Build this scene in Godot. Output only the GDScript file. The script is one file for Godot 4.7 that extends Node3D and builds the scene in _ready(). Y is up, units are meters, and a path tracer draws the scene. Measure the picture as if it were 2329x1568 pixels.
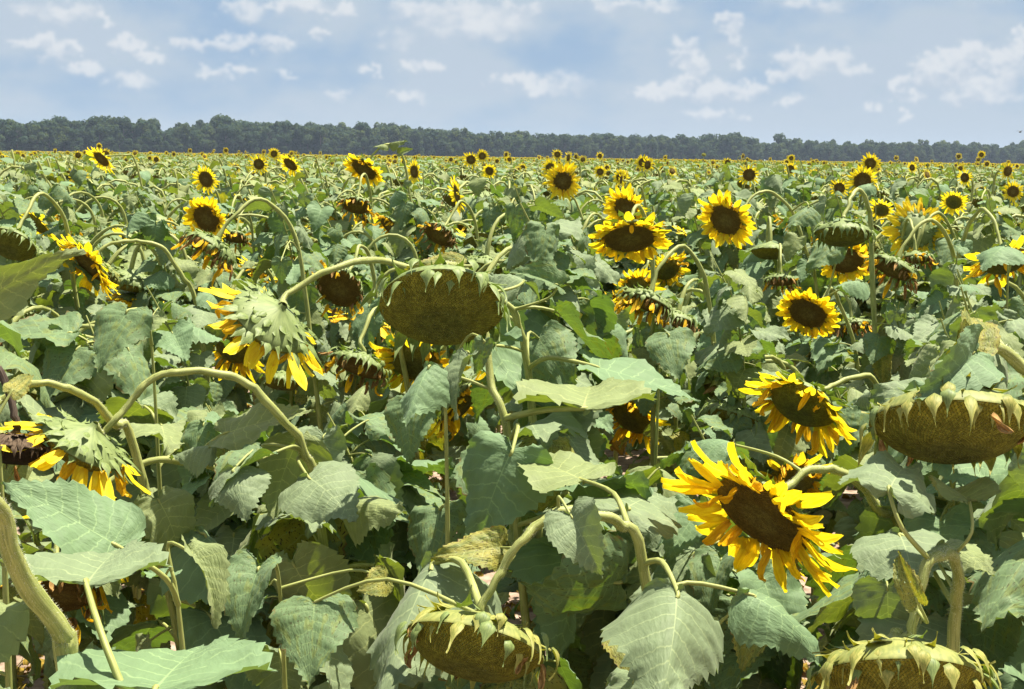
extends Node3D
# A field of ripening sunflowers under a summer sky, with a wood along its far edge.

const W := 2329.0
const H := 1568.0
const F := 3382.0
const EYE := Vector3(0, 1.65, 0)
const HORIZON_Y := 358.0
const ROLL := 0.0128

var cam_xf: Transform3D
var cam_inv: Transform3D
var M := {}
var blades := []          # blade buffers, length 1, tip along +Z
var leaf_meshes := {}     # "variant material" -> ArrayMesh with petiole
var petal_meshes := {}
var bract_meshes := {}
var ring_meshes := {}
var disc_meshes := {}
var back_meshes := {}
var name_count := {}
var clear := []           # [x, y, radius, depth] of what must stay in view
var hero_stems := []      # {node, path, depth}
var landmarks := []       # {x, y, depth, words}
var generic := []         # {node, x, y, depth, words}
var n_plants := 0
var fill_end := 12.0
var rng := RandomNumberGenerator.new()
var nz := FastNoiseLite.new()


class MB:
	var v := PackedVector3Array()
	var n := PackedVector3Array()
	var uv := PackedVector2Array()
	var idx := PackedInt32Array()

	func grid(rows: Array, uvs: Array, closed := false) -> void:
		var base := v.size()
		var nr := rows.size()
		var nc: int = rows[0].size()
		var acc := PackedVector3Array()
		acc.resize(nr * nc)
		for i in nr:
			v.append_array(rows[i])
			uv.append_array(uvs[i])
		for i in nr - 1:
			for j in nc - 1:
				var a := i * nc + j
				for t in [[a, a + 1, a + nc], [a + 1, a + nc + 1, a + nc]]:
					var p0 := v[base + t[0]]
					var fn := (v[base + t[2]] - p0).cross(v[base + t[1]] - p0)
					acc[t[0]] += fn
					acc[t[1]] += fn
					acc[t[2]] += fn
					idx.append(base + t[0])
					idx.append(base + t[1])
					idx.append(base + t[2])
		if closed:
			for i in nr:
				var s := acc[i * nc] + acc[i * nc + nc - 1]
				acc[i * nc] = s
				acc[i * nc + nc - 1] = s
		for k in acc.size():
			n.append(acc[k].normalized() if acc[k].length_squared() > 1e-20 else Vector3.UP)

	func tube(path: PackedVector3Array, radii: PackedFloat32Array, sides := 8, ridges := 0.0) -> void:
		var rows := []
		var uvs := []
		var t0 := (path[1] - path[0]).normalized()
		var side := t0.cross(Vector3(0.31, 0.2, 0.93)).normalized()
		var along := 0.0
		for i in path.size():
			var t := (path[mini(i + 1, path.size() - 1)] - path[maxi(i - 1, 0)]).normalized()
			side = (side - t * side.dot(t)).normalized()
			var up := t.cross(side)
			if i > 0:
				along += path[i].distance_to(path[i - 1])
			var r := PackedVector3Array()
			var u := PackedVector2Array()
			for j in sides + 1:
				var a := TAU * j / sides
				var rr := radii[i] * (1.0 + ridges * (1.0 if j % 2 == 0 else -1.0))
				r.append(path[i] + (side * cos(a) + up * sin(a)) * rr)
				u.append(Vector2(float(j) / sides, along * 4.0))
			rows.append(r)
			uvs.append(u)
		grid(rows, uvs, true)

	func add(o: MB, xf := Transform3D()) -> void:
		var base := v.size()
		var nb := xf.basis.inverse().transposed()
		for k in o.v.size():
			v.append(xf * o.v[k])
			n.append((nb * o.n[k]).normalized())
		uv.append_array(o.uv)
		for k in o.idx:
			idx.append(base + k)

	func into(mesh: ArrayMesh, mat: Material) -> void:
		if v.is_empty():
			return
		var a := []
		a.resize(Mesh.ARRAY_MAX)
		a[Mesh.ARRAY_VERTEX] = v
		a[Mesh.ARRAY_NORMAL] = n
		a[Mesh.ARRAY_TEX_UV] = uv
		a[Mesh.ARRAY_INDEX] = idx
		mesh.add_surface_from_arrays(Mesh.PRIMITIVE_TRIANGLES, a)
		mesh.surface_set_material(mesh.get_surface_count() - 1, mat)

	func mesh(mat: Material) -> ArrayMesh:
		var m := ArrayMesh.new()
		into(m, mat)
		return m


# ---------- small helpers ----------

func at(x: float, y: float, d: float) -> Vector3:
	return cam_xf * (Vector3((x - W / 2) / F, -(y - H / 2) / F, -1.0) * d)


func seen_at(p: Vector3) -> Vector3:
	var q := cam_inv * p
	var d := maxf(-q.z, 0.01)
	return Vector3(W / 2 + q.x / d * F, H / 2 - q.y / d * F, d)


func lin(r: float, g: float, b: float, a := 1.0) -> Color:
	var c := Color(r, g, b).linear_to_srgb()
	c.a = a
	return c


func numbered(called: String) -> String:
	var k: int = name_count.get(called, -1) + 1
	name_count[called] = k
	return called if k == 0 else "%s_%03d" % [called, k]


func tag(o: Node3D, label: String, category := "", group := "", kind := "") -> void:
	if label: o.set_meta("label", label)
	if category: o.set_meta("category", category)
	if group: o.set_meta("group", group)
	if kind: o.set_meta("kind", kind)


func obj(called: String, mesh: Mesh, parent: Node3D, xf := Transform3D()) -> MeshInstance3D:
	var o := MeshInstance3D.new()
	o.name = called
	o.mesh = mesh
	o.transform = xf
	parent.add_child(o, true)
	return o


func top(called: String) -> Node3D:
	var o := Node3D.new()
	o.name = numbered(called)
	add_child(o)
	return o


func table(t: Array, s: float) -> float:
	var x := clampf(s, 0, 1) * (t.size() - 1)
	var i := mini(int(x), t.size() - 2)
	return lerpf(t[i], t[i + 1], x - i)


func look(z: Vector3, up: Vector3) -> Basis:   # +Z along z, +Y near up
	z = z.normalized()
	if absf(z.dot(up.normalized())) > 0.98:
		up = Vector3(0.3, 0.4, 0.86)
	var x := up.cross(z).normalized()
	return Basis(x, z.cross(x), z)


func spline(pts: Array, steps: int) -> PackedVector3Array:
	var out := PackedVector3Array()
	var k := pts.size()
	for i in k - 1:
		var a: Vector3 = pts[maxi(i - 1, 0)]
		var b: Vector3 = pts[i]
		var c: Vector3 = pts[i + 1]
		var d: Vector3 = pts[mini(i + 2, k - 1)]
		for j in steps:
			out.append(b.cubic_interpolate(c, a, d, float(j) / steps))
	out.append(pts[k - 1])
	return out


# ---------- textures ----------

func tex(w: int, h: int, data: PackedByteArray) -> ImageTexture:
	return ImageTexture.create_from_image(Image.create_from_data(w, h, false, Image.FORMAT_RGB8, data))


func put8(data: PackedByteArray, k: int, r: float, g: float, b: float) -> void:
	data[k] = int(clampf(r, 0, 1) * 255.0)
	data[k + 1] = int(clampf(g, 0, 1) * 255.0)
	data[k + 2] = int(clampf(b, 0, 1) * 255.0)


func tex4(w: int, data: PackedByteArray) -> ImageTexture:
	return ImageTexture.create_from_image(Image.create_from_data(w, w, false, Image.FORMAT_RGBA8, data))


func put_rgba(data: PackedByteArray, k: int, c: Vector3, alpha: float, srgb := true) -> void:
	var e := Color(c.x, c.y, c.z).linear_to_srgb() if srgb else Color(c.x, c.y, c.z)
	put8(data, k, e.r, e.g, e.b)
	data[k + 3] = int(alpha * 255.0)


func leaf_textures() -> Array:
	# u runs from the base to the tip along the veins, v across the blade with the midrib in the middle
	var S := 320
	var plain := PackedByteArray()
	var sick := PackedByteArray()
	var high := PackedByteArray()
	var worn := PackedByteArray()
	for a in [plain, sick, high, worn]:
		a.resize(S * S * 4)
	nz.noise_type = FastNoiseLite.TYPE_SIMPLEX_SMOOTH
	nz.fractal_octaves = 3
	nz.frequency = 1.0
	var veins := [[0.07, 0.17, 0.27, 0.37, 0.46, 0.55, 0.635, 0.715, 0.79, 0.86, 0.92], [0.085, 0.19, 0.29, 0.385, 0.48, 0.57, 0.65, 0.73, 0.80, 0.87, 0.93]]
	for y in S:
		var t := (y + 0.5) / S * 2.0 - 1.0
		var side := 0 if t < 0 else 1
		var v := absf(t)
		for x in S:
			var s := (x + 0.5) / S
			var wob := nz.get_noise_2d(s * 5.0, t * 5.0) * 0.012
			var near := 1.0
			var gap := 0.1
			for sv in veins[side]:
				near = minf(near, absf(s + wob - sv - 0.02 * v * v))
			var big := smoothstep(0.0062 - 0.004 * v, 0.0015, near) * (1.0 - 0.5 * v)
			big = maxf(big, smoothstep(0.030 * (1.15 - s), 0.012 * (1.1 - s), v))
			var net := absf(nz.get_noise_2d(s * 16.0 + 40, t * 9.0))
			var small := smoothstep(0.10, 0.0, net) * 0.45
			var net2 := absf(nz.get_noise_2d(s * 42.0 + 90, t * 24.0))
			small = maxf(small, smoothstep(0.10, 0.0, net2) * 0.25)
			var patch := nz.get_noise_2d(s * 3.0 + 7, t * 2.2 + 3)
			var grain := nz.get_noise_2d(s * 90.0, t * 60.0)
			var f := 1.0 + 0.16 * patch + 0.10 * grain
			var c := Vector3(0.180, 0.236, 0.126) * f
			c = c.lerp(Vector3(0.20, 0.25, 0.11), small * 0.35)
			c = c.lerp(Vector3(0.33, 0.40, 0.20), big * 0.72)
			var k := (y * S + x) * 4
			put_rgba(plain, k, c, 1.0)
			# blemishes: specks, yellowed patches, brown rims and holes eaten into the blade
			var spot := nz.get_noise_2d(s * 22.0 + 11, t * 15.0 + 50)
			var yellowing := clampf(0.5 + 0.9 * nz.get_noise_2d(s * 2.4 + 70, t * 2.0), 0, 1)
			var rim := v + 0.35 * nz.get_noise_2d(s * 7.0 + 31, t * 4.0) + 0.12 * grain
			var hole := 0.0 if nz.get_noise_2d(s * 8.0 + 140, t * 6.0 + 20) > 0.52 and big < 0.3 and v > 0.1 else 1.0
			var q := Vector3(0.175, 0.215, 0.055).lerp(Vector3(0.36, 0.33, 0.07), yellowing) * f
			q = q.lerp(Vector3(0.42, 0.46, 0.2), big * 0.6)
			q = q.lerp(Vector3(0.055, 0.035, 0.018), smoothstep(0.36, 0.44, spot))
			q = q.lerp(Vector3(0.20, 0.12, 0.05) * f, smoothstep(1.08, 1.16, rim))
			put_rgba(sick, k, q, hole)
			var pale := smoothstep(0.15, 0.5, nz.get_noise_2d(s * 4.0 + 200, t * 3.0))
			var wn := c.lerp(Vector3(0.26, 0.27, 0.08) * f, pale * 0.6)
			wn = wn.lerp(Vector3(0.10, 0.075, 0.03), smoothstep(0.42, 0.50, spot) * 0.8)
			wn = wn.lerp(Vector3(0.22, 0.15, 0.06) * f, smoothstep(1.06, 1.14, rim))
			put_rgba(worn, k, wn, 1.0 if nz.get_noise_2d(s * 8.0 + 340, t * 6.0 + 20) < 0.50 else hole)
			var bulge := smoothstep(0.0, 0.05, near)
			var h := 0.35 + 0.16 * bulge * smoothstep(0.0, 0.12, v) + 0.22 * nz.get_noise_2d(s * 13.0 + 20, t * 9.0) + 0.05 * nz.get_noise_2d(s * 34.0, t * 22.0) - 0.08 * small
			put_rgba(high, k, Vector3(h, h, h), 1.0, false)
	return [tex4(S, plain), tex4(S, sick), tex4(S, high), tex4(S, worn)]


func disc_textures(inner: Vector3, middle: Vector3, outer: Vector3, split: float) -> Array:
	var S := 384
	var col := PackedByteArray()
	var high := PackedByteArray()
	col.resize(S * S * 3)
	high.resize(S * S * 3)
	var ground := Color(middle.x * 0.6, middle.y * 0.57, middle.z * 0.5).linear_to_srgb()
	for k in S * S:
		put8(col, k * 3, ground.r, ground.g, ground.b)
		put8(high, k * 3, 0.1, 0.1, 0.1)
	var count := 2600
	var g := RandomNumberGenerator.new()
	g.seed = 5
	for i in count:
		var r := sqrt((i + 0.5) / count)
		var a := i * 2.399963
		var cx := S / 2.0 + cos(a) * r * (S / 2.0 - 3)
		var cy := S / 2.0 + sin(a) * r * (S / 2.0 - 3)
		var c := inner.lerp(middle, smoothstep(split * 0.5, split, r)).lerp(outer, smoothstep(0.72, 0.98, r))
		c *= g.randf_range(0.7, 1.3) * (1.0 + 0.35 * nz.get_noise_2d(cx * 0.02, cy * 0.02))
		var e := Color(c.x, c.y, c.z).linear_to_srgb()
		var rad := 3.6
		for yy in range(int(cy - 5), int(cy + 6)):
			for xx in range(int(cx - 5), int(cx + 6)):
				if xx < 0 or yy < 0 or xx >= S or yy >= S:
					continue
				var d := Vector2(xx + 0.5 - cx, yy + 0.5 - cy).length() / rad
				if d < 1.0:
					var k := (yy * S + xx) * 3
					put8(col, k, e.r, e.g, e.b)
					var h := 1.0 - d * d * 0.8
					put8(high, k, h, h, h)
	return [tex(S, S, col), tex(S, S, high)]


func streaks(base: Vector3, alt: Vector3, along: float, amount: float, root := Vector3(-1, 0, 0)) -> ImageTexture:
	# fine lengthwise streaks; u across, v along
	var S := 128
	var d := PackedByteArray()
	d.resize(S * S * 3)
	for y in S:
		for x in S:
			var s := nz.get_noise_2d(x * 0.22, y * along)
			var b := nz.get_noise_2d(x * 0.03 + 50, y * 0.03)
			var c := base.lerp(alt, clampf(0.5 + s * amount + b * 0.7, 0, 1))
			if root.x >= 0:
				c = c.lerp(root, smoothstep(0.25, 0.0, float(y) / S) * 0.7)
			c *= 1.0 + 0.16 * nz.get_noise_2d(x * 0.9, y * 0.7)
			var e := Color(c.x, c.y, c.z).linear_to_srgb()
			put8(d, (y * S + x) * 3, e.r, e.g, e.b)
	return tex(S, S, d)


func mat(key: String, color: Color, rough := 0.7, texture: Texture2D = null, through := Color.BLACK, spec := 0.5) -> StandardMaterial3D:
	var m := StandardMaterial3D.new()
	m.resource_name = key
	m.albedo_color = color
	m.albedo_texture = texture
	m.roughness = rough
	m.metallic_specular = spec
	m.cull_mode = BaseMaterial3D.CULL_DISABLED
	if through != Color.BLACK:
		m.backlight_enabled = true
		m.backlight = through
	M[key] = m
	return m


func make_materials() -> void:
	var lt := leaf_textures()
	var tints := [Color(1, 1, 1), Color(0.93, 1.0, 0.97), Color(1.06, 1.03, 0.92), Color(0.88, 0.94, 0.88)]
	for k in 4:
		var m := mat("leaf_%d" % k, tints[k], 0.62, lt[0 if k < 3 else 3], lin(0.50, 0.56, 0.07), 0.32)
		m.heightmap_enabled = true
		m.heightmap_texture = lt[2]
		m.heightmap_scale = 0.22
		m.rim_enabled = true
		m.rim = 0.16
		m.rim_tint = 0.9
		if k == 3:
			m.transparency = BaseMaterial3D.TRANSPARENCY_ALPHA_SCISSOR
		m.vertex_color_use_as_albedo = true
	var sick := mat("leaf_sick", Color(1, 1, 1), 0.6, lt[1], lin(0.75, 0.75, 0.10), 0.4)
	sick.heightmap_enabled = true
	sick.heightmap_texture = lt[2]
	sick.heightmap_scale = 0.22
	sick.transparency = BaseMaterial3D.TRANSPARENCY_ALPHA_SCISSOR
	mat("leaf_dry", lin(0.9, 0.62, 0.42), 0.8, lt[1], lin(0.3, 0.22, 0.1), 0.2)
	mat("stem", Color.WHITE, 0.55, streaks(Vector3(0.19, 0.22, 0.055), Vector3(0.36, 0.38, 0.125), 0.02, 0.9), lin(0.10, 0.12, 0.03), 0.4)
	mat("hair", lin(0.55, 0.57, 0.40), 0.6, null, lin(0.5, 0.5, 0.4), 0.3)
	mat("stem_dead", Color.WHITE, 0.8, streaks(Vector3(0.03, 0.022, 0.018), Vector3(0.11, 0.085, 0.065), 0.02, 0.8))
	mat("stem_dry", Color.WHITE, 0.8, streaks(Vector3(0.16, 0.12, 0.06), Vector3(0.27, 0.22, 0.11), 0.02, 0.8))
	mat("petal", Color.WHITE, 0.55, streaks(Vector3(0.80, 0.56, 0.012), Vector3(0.94, 0.78, 0.035), 0.006, 1.5, Vector3(0.74, 0.44, 0.008)), lin(0.95, 0.95, 0.6), 0.35)
	mat("petal_wilted", Color.WHITE, 0.65, streaks(Vector3(0.66, 0.36, 0.015), Vector3(0.82, 0.56, 0.02), 0.02, 1.1, Vector3(0.5, 0.26, 0.02)), lin(0.75, 0.70, 0.5), 0.3)
	mat("petal_dry", Color.WHITE, 0.8, streaks(Vector3(0.19, 0.105, 0.035), Vector3(0.40, 0.26, 0.10), 0.03, 1.1), lin(0.3, 0.16, 0.04), 0.2)
	mat("bract", Color.WHITE, 0.55, streaks(Vector3(0.115, 0.165, 0.05), Vector3(0.225, 0.285, 0.085), 0.02, 1.1), lin(0.35, 0.42, 0.06), 0.4)
	mat("bract_pale", Color.WHITE, 0.6, streaks(Vector3(0.18, 0.21, 0.04), Vector3(0.40, 0.37, 0.10), 0.03, 1.5, Vector3(0.12, 0.16, 0.035)), lin(0.5, 0.5, 0.08), 0.4)
	mat("bract_dead", Color.WHITE, 0.95, streaks(Vector3(0.035, 0.024, 0.016), Vector3(0.13, 0.095, 0.065), 0.03, 0.9))
	mat("back", Color.WHITE, 0.6, streaks(Vector3(0.11, 0.15, 0.045), Vector3(0.18, 0.225, 0.075), 0.05, 0.8), Color.BLACK, 0.4)
	mat("back_pale", Color.WHITE, 0.6, streaks(Vector3(0.14, 0.165, 0.04), Vector3(0.24, 0.25, 0.065), 0.05, 0.8), Color.BLACK, 0.4)
	for d in [["disc_dark", Vector3(0.180, 0.135, 0.036), Vector3(0.135, 0.090, 0.020), Vector3(0.20, 0.130, 0.018), 0.5], ["disc_seed", Vector3(0.112, 0.118, 0.028), Vector3(0.148, 0.144, 0.022), Vector3(0.19, 0.170, 0.020), 0.6], ["disc_dead", Vector3(0.02, 0.015, 0.012), Vector3(0.03, 0.02, 0.015), Vector3(0.03, 0.02, 0.015), 0.5]]:
		var tx := disc_textures(d[1], d[2], d[3], d[4])
		var m := mat(d[0], Color.WHITE, 0.85, tx[0], Color.BLACK, 0.25)
		m.heightmap_enabled = true
		m.heightmap_texture = tx[1]
		m.heightmap_scale = 0.3
	M.bract_dead.metallic_specular = 0.1
	M.stem_dead.metallic_specular = 0.1
	mat("trunk", lin(0.10, 0.085, 0.07), 0.9)


# ---------- leaf, petal, bract, disc ----------

const EDGE_X := [0.0, 0.09, 0.225, 0.345, 0.43, 0.455, 0.42, 0.345, 0.255, 0.165, 0.08, 0.0]
const EDGE_Z := [0.0, -0.09, -0.13, -0.085, 0.03, 0.175, 0.34, 0.50, 0.645, 0.775, 0.895, 1.0]
const MID_Z := [0.0, 0.0, 0.008, 0.025, 0.06, 0.12, 0.22, 0.36, 0.52, 0.68, 0.84, 1.0]


func blade(seed_: int, rows_n: int, half: int, fold: float, bend: float, side: float, wave: float, twist: float, slim := 1.0) -> MB:
	var g := RandomNumberGenerator.new()
	g.seed = seed_
	var rows := []
	var uvs := []
	var ph := g.randf() * TAU
	var ph2 := g.randf() * TAU
	var sway := g.randf_range(-0.05, 0.05)
	for i in rows_n + 1:
		var s := float(i) / rows_n
		var r := PackedVector3Array()
		var u := PackedVector2Array()
		var mz := table(MID_Z, s)
		var ex := table(EDGE_X, s) * slim
		var ez := table(EDGE_Z, s)
		for j in range(-half, half + 1):
			var v := absf(float(j)) / half
			var sg := signf(j)
			var x := ex * v * sg
			var z := lerpf(mz, ez, v)
			if v > 0.99 and rows_n > 8 and i > 2 and i < rows_n:
				var tooth := (0.020 if i % 2 == 0 else -0.018) * g.randf_range(0.4, 1.4)
				x += sg * tooth * 0.8
				z += tooth * 0.7
			var y := fold * absf(x) - side * x * x * 2.2
			y += wave * v * v * (sin(s * 13.0 + ph + sg * 0.9) * 0.055 + sin(s * 23.0 + ph2 + sg) * 0.028)
			y += wave * v * 0.05 * nz.get_noise_3d(x * 6.0, z * 6.0, seed_ * 3.7)
			y += wave * (0.020 * nz.get_noise_3d(x * 9.0, z * 9.0, seed_ * 1.3 + 9.0) + 0.012 * nz.get_noise_3d(x * 17.0, z * 17.0, seed_ * 2.1)) * smoothstep(0.0, 0.3, v)
			x += sway * z * z
			var tw := twist * z
			var xr := x * cos(tw) - y * sin(tw)
			y = x * sin(tw) + y * cos(tw)
			if absf(bend) > 0.01:
				var a := bend * z
				var zz := sin(a) / bend
				var yy := (cos(a) - 1.0) / bend
				z = zz + y * sin(a)
				y = yy + y * cos(a)
			r.append(Vector3(xr, y, z))
			u.append(Vector2(s, 0.5 + 0.5 * v * sg))
		rows.append(r)
		uvs.append(u)
	var b := MB.new()
	b.grid(rows, uvs)
	return b


func make_leaves() -> void:
	var shapes := [[0.15, 0.5, 0.3, 0.8, 0.1], [0.45, 0.7, 0.2, 1.0, -0.2], [-0.1, 1.0, 0.5, 0.9, 0.2], [0.3, 0.3, 0.3, 1.2, 0.5], [-0.2, 0.6, 0.7, 1.1, -0.3],
		[0.2, 1.3, 0.3, 1.0, 0.1], [0.6, 0.9, 0.2, 0.8, 0.3], [0.0, 0.2, 0.4, 1.4, -0.4], [0.25, 0.8, 0.6, 1.2, 0.0], [0.1, 1.6, 0.4, 0.9, -0.2],
		[0.14, 0.15, 0.12, 0.7, 0.05], [0.30, 0.10, 0.10, 0.9, -0.1], [0.02, 0.35, 0.3, 0.9, 0.12]]
	for k in shapes.size():
		var p: Array = shapes[k]
		blades.append(blade(k * 7 + 3, 36, 7, p[0], p[1], p[2], p[3], p[4]))
	var pitch := [0.2, 0.45, 0.7, 0.1, 0.5, 0.85, 0.3, 0.0, 0.6, 1.0, 0.2, 0.1, 0.3]
	var rise := [0.5, 0.8, 0.9, 0.3, 0.7, 1.0, 0.6, 0.4, 0.8, 1.1, 0.6, 0.7, 0.8]
	for mk in ["leaf_0", "leaf_1", "leaf_2", "leaf_3", "leaf_sick", "leaf_dry"]:
		for k in blades.size():
			leaf_meshes["%d %s" % [k, mk]] = leaf_with_petiole(blades[k], rise[k], pitch[k], M[mk], 5)


func petiole_end(rise: float) -> Vector3:
	return Vector3(0, sin(rise) * 0.42, cos(rise) * 0.42 + 0.05)


func leaf_with_petiole(b: MB, rise: float, pitch: float, m: Material, sides: int) -> ArrayMesh:
	var mesh := ArrayMesh.new()
	var e := petiole_end(rise)
	var o := MB.new()
	o.add(b, Transform3D(Basis(Vector3.RIGHT, pitch), e))
	o.into(mesh, m)
	var q := MB.new()
	var pts := spline([Vector3.ZERO, Vector3(0, e.y * 0.6, e.z * 0.45), e, e + Basis(Vector3.RIGHT, pitch) * Vector3(0, -0.004, 0.06)], 3)
	var radii := PackedFloat32Array()
	for i in pts.size():
		radii.append(lerpf(0.021, 0.012, float(i) / pts.size()))
	q.tube(pts, radii, sides)
	q.into(mesh, M.stem)
	return mesh


func strip(seed_: int, rows_n: int, cols: int, length: float, width: float, lift: Array, point: float, groove: float, twist: float, z0 := 0.0, r0 := 0.93) -> MB:
	# a petal or bract of a head of radius 1: starts at the rim and runs out along +X; lift lists the angle towards +Z (the face) along its length
	var g := RandomNumberGenerator.new()
	g.seed = seed_
	var rows := []
	var uvs := []
	var p := Vector3(r0, 0, z0)
	var ph := g.randf() * TAU
	var sway := g.randf_range(-0.3, 0.3)
	for i in rows_n + 1:
		var s := float(i) / rows_n
		var ang := table(lift, s)
		var t := Vector3(cos(ang), sway * s * 0.5, sin(ang)).normalized()
		if i > 0:
			p += t * length / rows_n
		var nn := Vector3(-sin(ang), 0, cos(ang))
		var w := width * (pow(sin(PI * clampf(0.14 + 0.86 * s, 0, 1) * 0.96), 0.65) if point < 0.5 else ((0.8 + 0.65 * s) if s < 0.3 else pow(1.0 - (s - 0.3) / 0.7, 2.3) * 0.97 + 0.025))
		var across := Vector3(0, 1, 0).rotated(t, twist * s)
		var nr := nn.rotated(t, twist * s)
		var r := PackedVector3Array()
		var u := PackedVector2Array()
		for j in cols + 1:
			var c := float(j) / cols * 2.0 - 1.0
			var h := groove * (absf(c) * 0.6 - 0.25 * cos(c * TAU)) * w + 0.035 * length * s * s * sin(s * 9.0 + ph + c * 2.0)
			r.append(p + across * (c * w * 0.5) + nr * h)
			u.append(Vector2(float(j) / cols, s))
		rows.append(r)
		uvs.append(u)
	var b := MB.new()
	b.grid(rows, uvs)
	return b


func petal(kind: String, v: int, rows_n := 6, cols := 4) -> MB:
	var g := RandomNumberGenerator.new()
	g.seed = hash(kind) % 1000 + v * 31
	match kind:
		"petal":
			var a := g.randf_range(-0.1, 0.3)
			return strip(v + 10, rows_n, cols, g.randf_range(0.78, 1.08), g.randf_range(0.27, 0.37), [a, a + g.randf_range(-0.25, 0.25), a + g.randf_range(-0.7, 0.5)], 0.0, 0.30, g.randf_range(-0.4, 0.4))
		"petal_wilted":
			var a := g.randf_range(0.2, 1.1)
			return strip(v + 40, rows_n, cols, g.randf_range(0.5, 0.8), g.randf_range(0.16, 0.26), [a, a + g.randf_range(-0.4, 0.9), a + g.randf_range(-1.2, 1.6)], 0.0, 0.6, g.randf_range(-2.4, 2.4))
		_:
			var a := g.randf_range(0.5, 1.3)
			return strip(v + 70, rows_n, cols, g.randf_range(0.35, 0.6), g.randf_range(0.10, 0.16), [a, a + g.randf_range(0.2, 0.9), a + g.randf_range(-0.5, 1.8)], 0.0, 0.8, g.randf_range(-3, 3))


func bract(kind: String, v: int, rows_n := 8, cols := 2) -> MB:
	var g := RandomNumberGenerator.new()
	g.seed = hash(kind) % 900 + v * 17
	match kind:
		"bract":      # spread behind the petals
			return strip(v + 100, rows_n, cols, g.randf_range(0.42, 0.62), g.randf_range(0.22, 0.30), [g.randf_range(-0.3, 0.3), g.randf_range(0.0, 0.6), g.randf_range(-0.5, 0.9)], 1.0, 0.25, g.randf_range(-0.3, 0.3), -0.10, 0.95)
		"scale":      # lies on the back of the head, its tip lifting off
			return strip(v + 160, rows_n, cols, g.randf_range(0.32, 0.50), g.randf_range(0.18, 0.27), [0.36, g.randf_range(-0.1, 0.4), g.randf_range(-0.7, 0.35), g.randf_range(-1.3, 0.4)], 1.0, 0.45, g.randf_range(-0.6, 0.6), -0.30, 0.62)
		_:            # hooked over the rim of a ripening head
			var a := g.randf_range(-0.1, 0.4)
			return strip(v + 130, rows_n, cols, g.randf_range(0.36, 0.66), g.randf_range(0.14, 0.23), [a, g.randf_range(0.9, 1.5), g.randf_range(1.3, 2.1), g.randf_range(0.5, 2.5)], 1.0, 0.45, g.randf_range(-0.9, 0.9), -0.07, 0.99)


func lathe(profile: Array, segs: int, planar: bool, wob := 0.0) -> MB:
	var rows := []
	var uvs := []
	for q in profile:
		var r := PackedVector3Array()
		var u := PackedVector2Array()
		for j in segs + 1:
			var a := TAU * j / segs
			var k: float = 1.0 + wob * (sin(a * 3.0 + 1.0) * 0.6 + sin(a * 5.0) * 0.4)
			var x: float = cos(a) * q[0] * k
			var y: float = sin(a) * q[0] * k
			r.append(Vector3(x, y, q[1]))
			u.append(Vector2(0.5 + cos(a) * q[0] * 0.49, 0.5 + sin(a) * q[0] * 0.49) if planar else Vector2(float(j) / segs * 3.0, q[1]))
		rows.append(r)
		uvs.append(u)
	var b := MB.new()
	b.grid(rows, uvs, true)
	return b


func disc_profile(dome: float) -> Array:
	var out := []
	for i in 9:
		var r := 1.0 - i / 8.0
		out.append([maxf(r, 0.001), dome * (1.0 - pow(r, 3.0)) - (0.10 * exp(-r * r * 9.0) if dome > 0.1 else 0.04)])
	return out


func make_head_meshes() -> void:
	for k in ["disc_dark", "disc_seed", "disc_dead"]:
		disc_meshes[k] = lathe(disc_profile(0.14 if k == "disc_dark" else 0.42), 36, true, 0.02).mesh(M[k])
	for k in ["back", "back_pale", "bract_dead"]:
		back_meshes[k] = lathe([[0.06, -0.62], [0.09, -0.55], [0.16, -0.48], [0.36, -0.40], [0.66, -0.30], [0.90, -0.16], [1.0, -0.03], [0.985, 0.02]], 28, false, 0.02).mesh(M[k])
	for k in ["petal", "petal_wilted", "petal_dry"]:
		petal_meshes[k] = []
		for v in 9:
			petal_meshes[k].append(petal(k, v).mesh(M[k]))
	for k in [["bract", "bract"], ["bract_pale", "hook"], ["bract_green", "hook"], ["bract_dead", "hook"]]:
		bract_meshes[k[0]] = []
		bract_meshes[k[0] + "_scale"] = []
		for v in 8:
			bract_meshes[k[0] + "_scale"].append(bract("scale", v).mesh(M["bract" if k[0] == "bract_green" else k[0]]))
			bract_meshes[k[0]].append(bract(k[1], v).mesh(M["bract" if k[0] == "bract_green" else k[0]]))
	# whole rings for heads too far off to tell their petals apart
	for k in ["petal", "petal_wilted", "petal_dry"]:
		for v in 3:
			ring_meshes["%s %d" % [k, v]] = ring(k, v, 26, true, 5, 2).mesh(M[k])
	for k in ["bract", "bract_pale"]:
		for v in 3:
			ring_meshes["%s %d" % [k, v]] = ring("bract" if k == "bract" else "hook", v, 24, false, 4, 2).mesh(M[k])


func ring(kind: String, v: int, count: int, is_petal: bool, rows_n: int, cols: int) -> MB:
	var g := RandomNumberGenerator.new()
	g.seed = 900 + v
	var b := MB.new()
	for i in count:
		var s := g.randi() % 9
		var p := petal(kind, s, rows_n, cols) if is_petal else bract(kind, s, rows_n, cols)
		b.add(p, Transform3D(Basis(Vector3.BACK, TAU * (i + g.randf_range(-0.3, 0.3)) / count) * Basis.from_scale(Vector3.ONE * g.randf_range(0.85, 1.1)), Vector3.ZERO))
	return b


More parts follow.
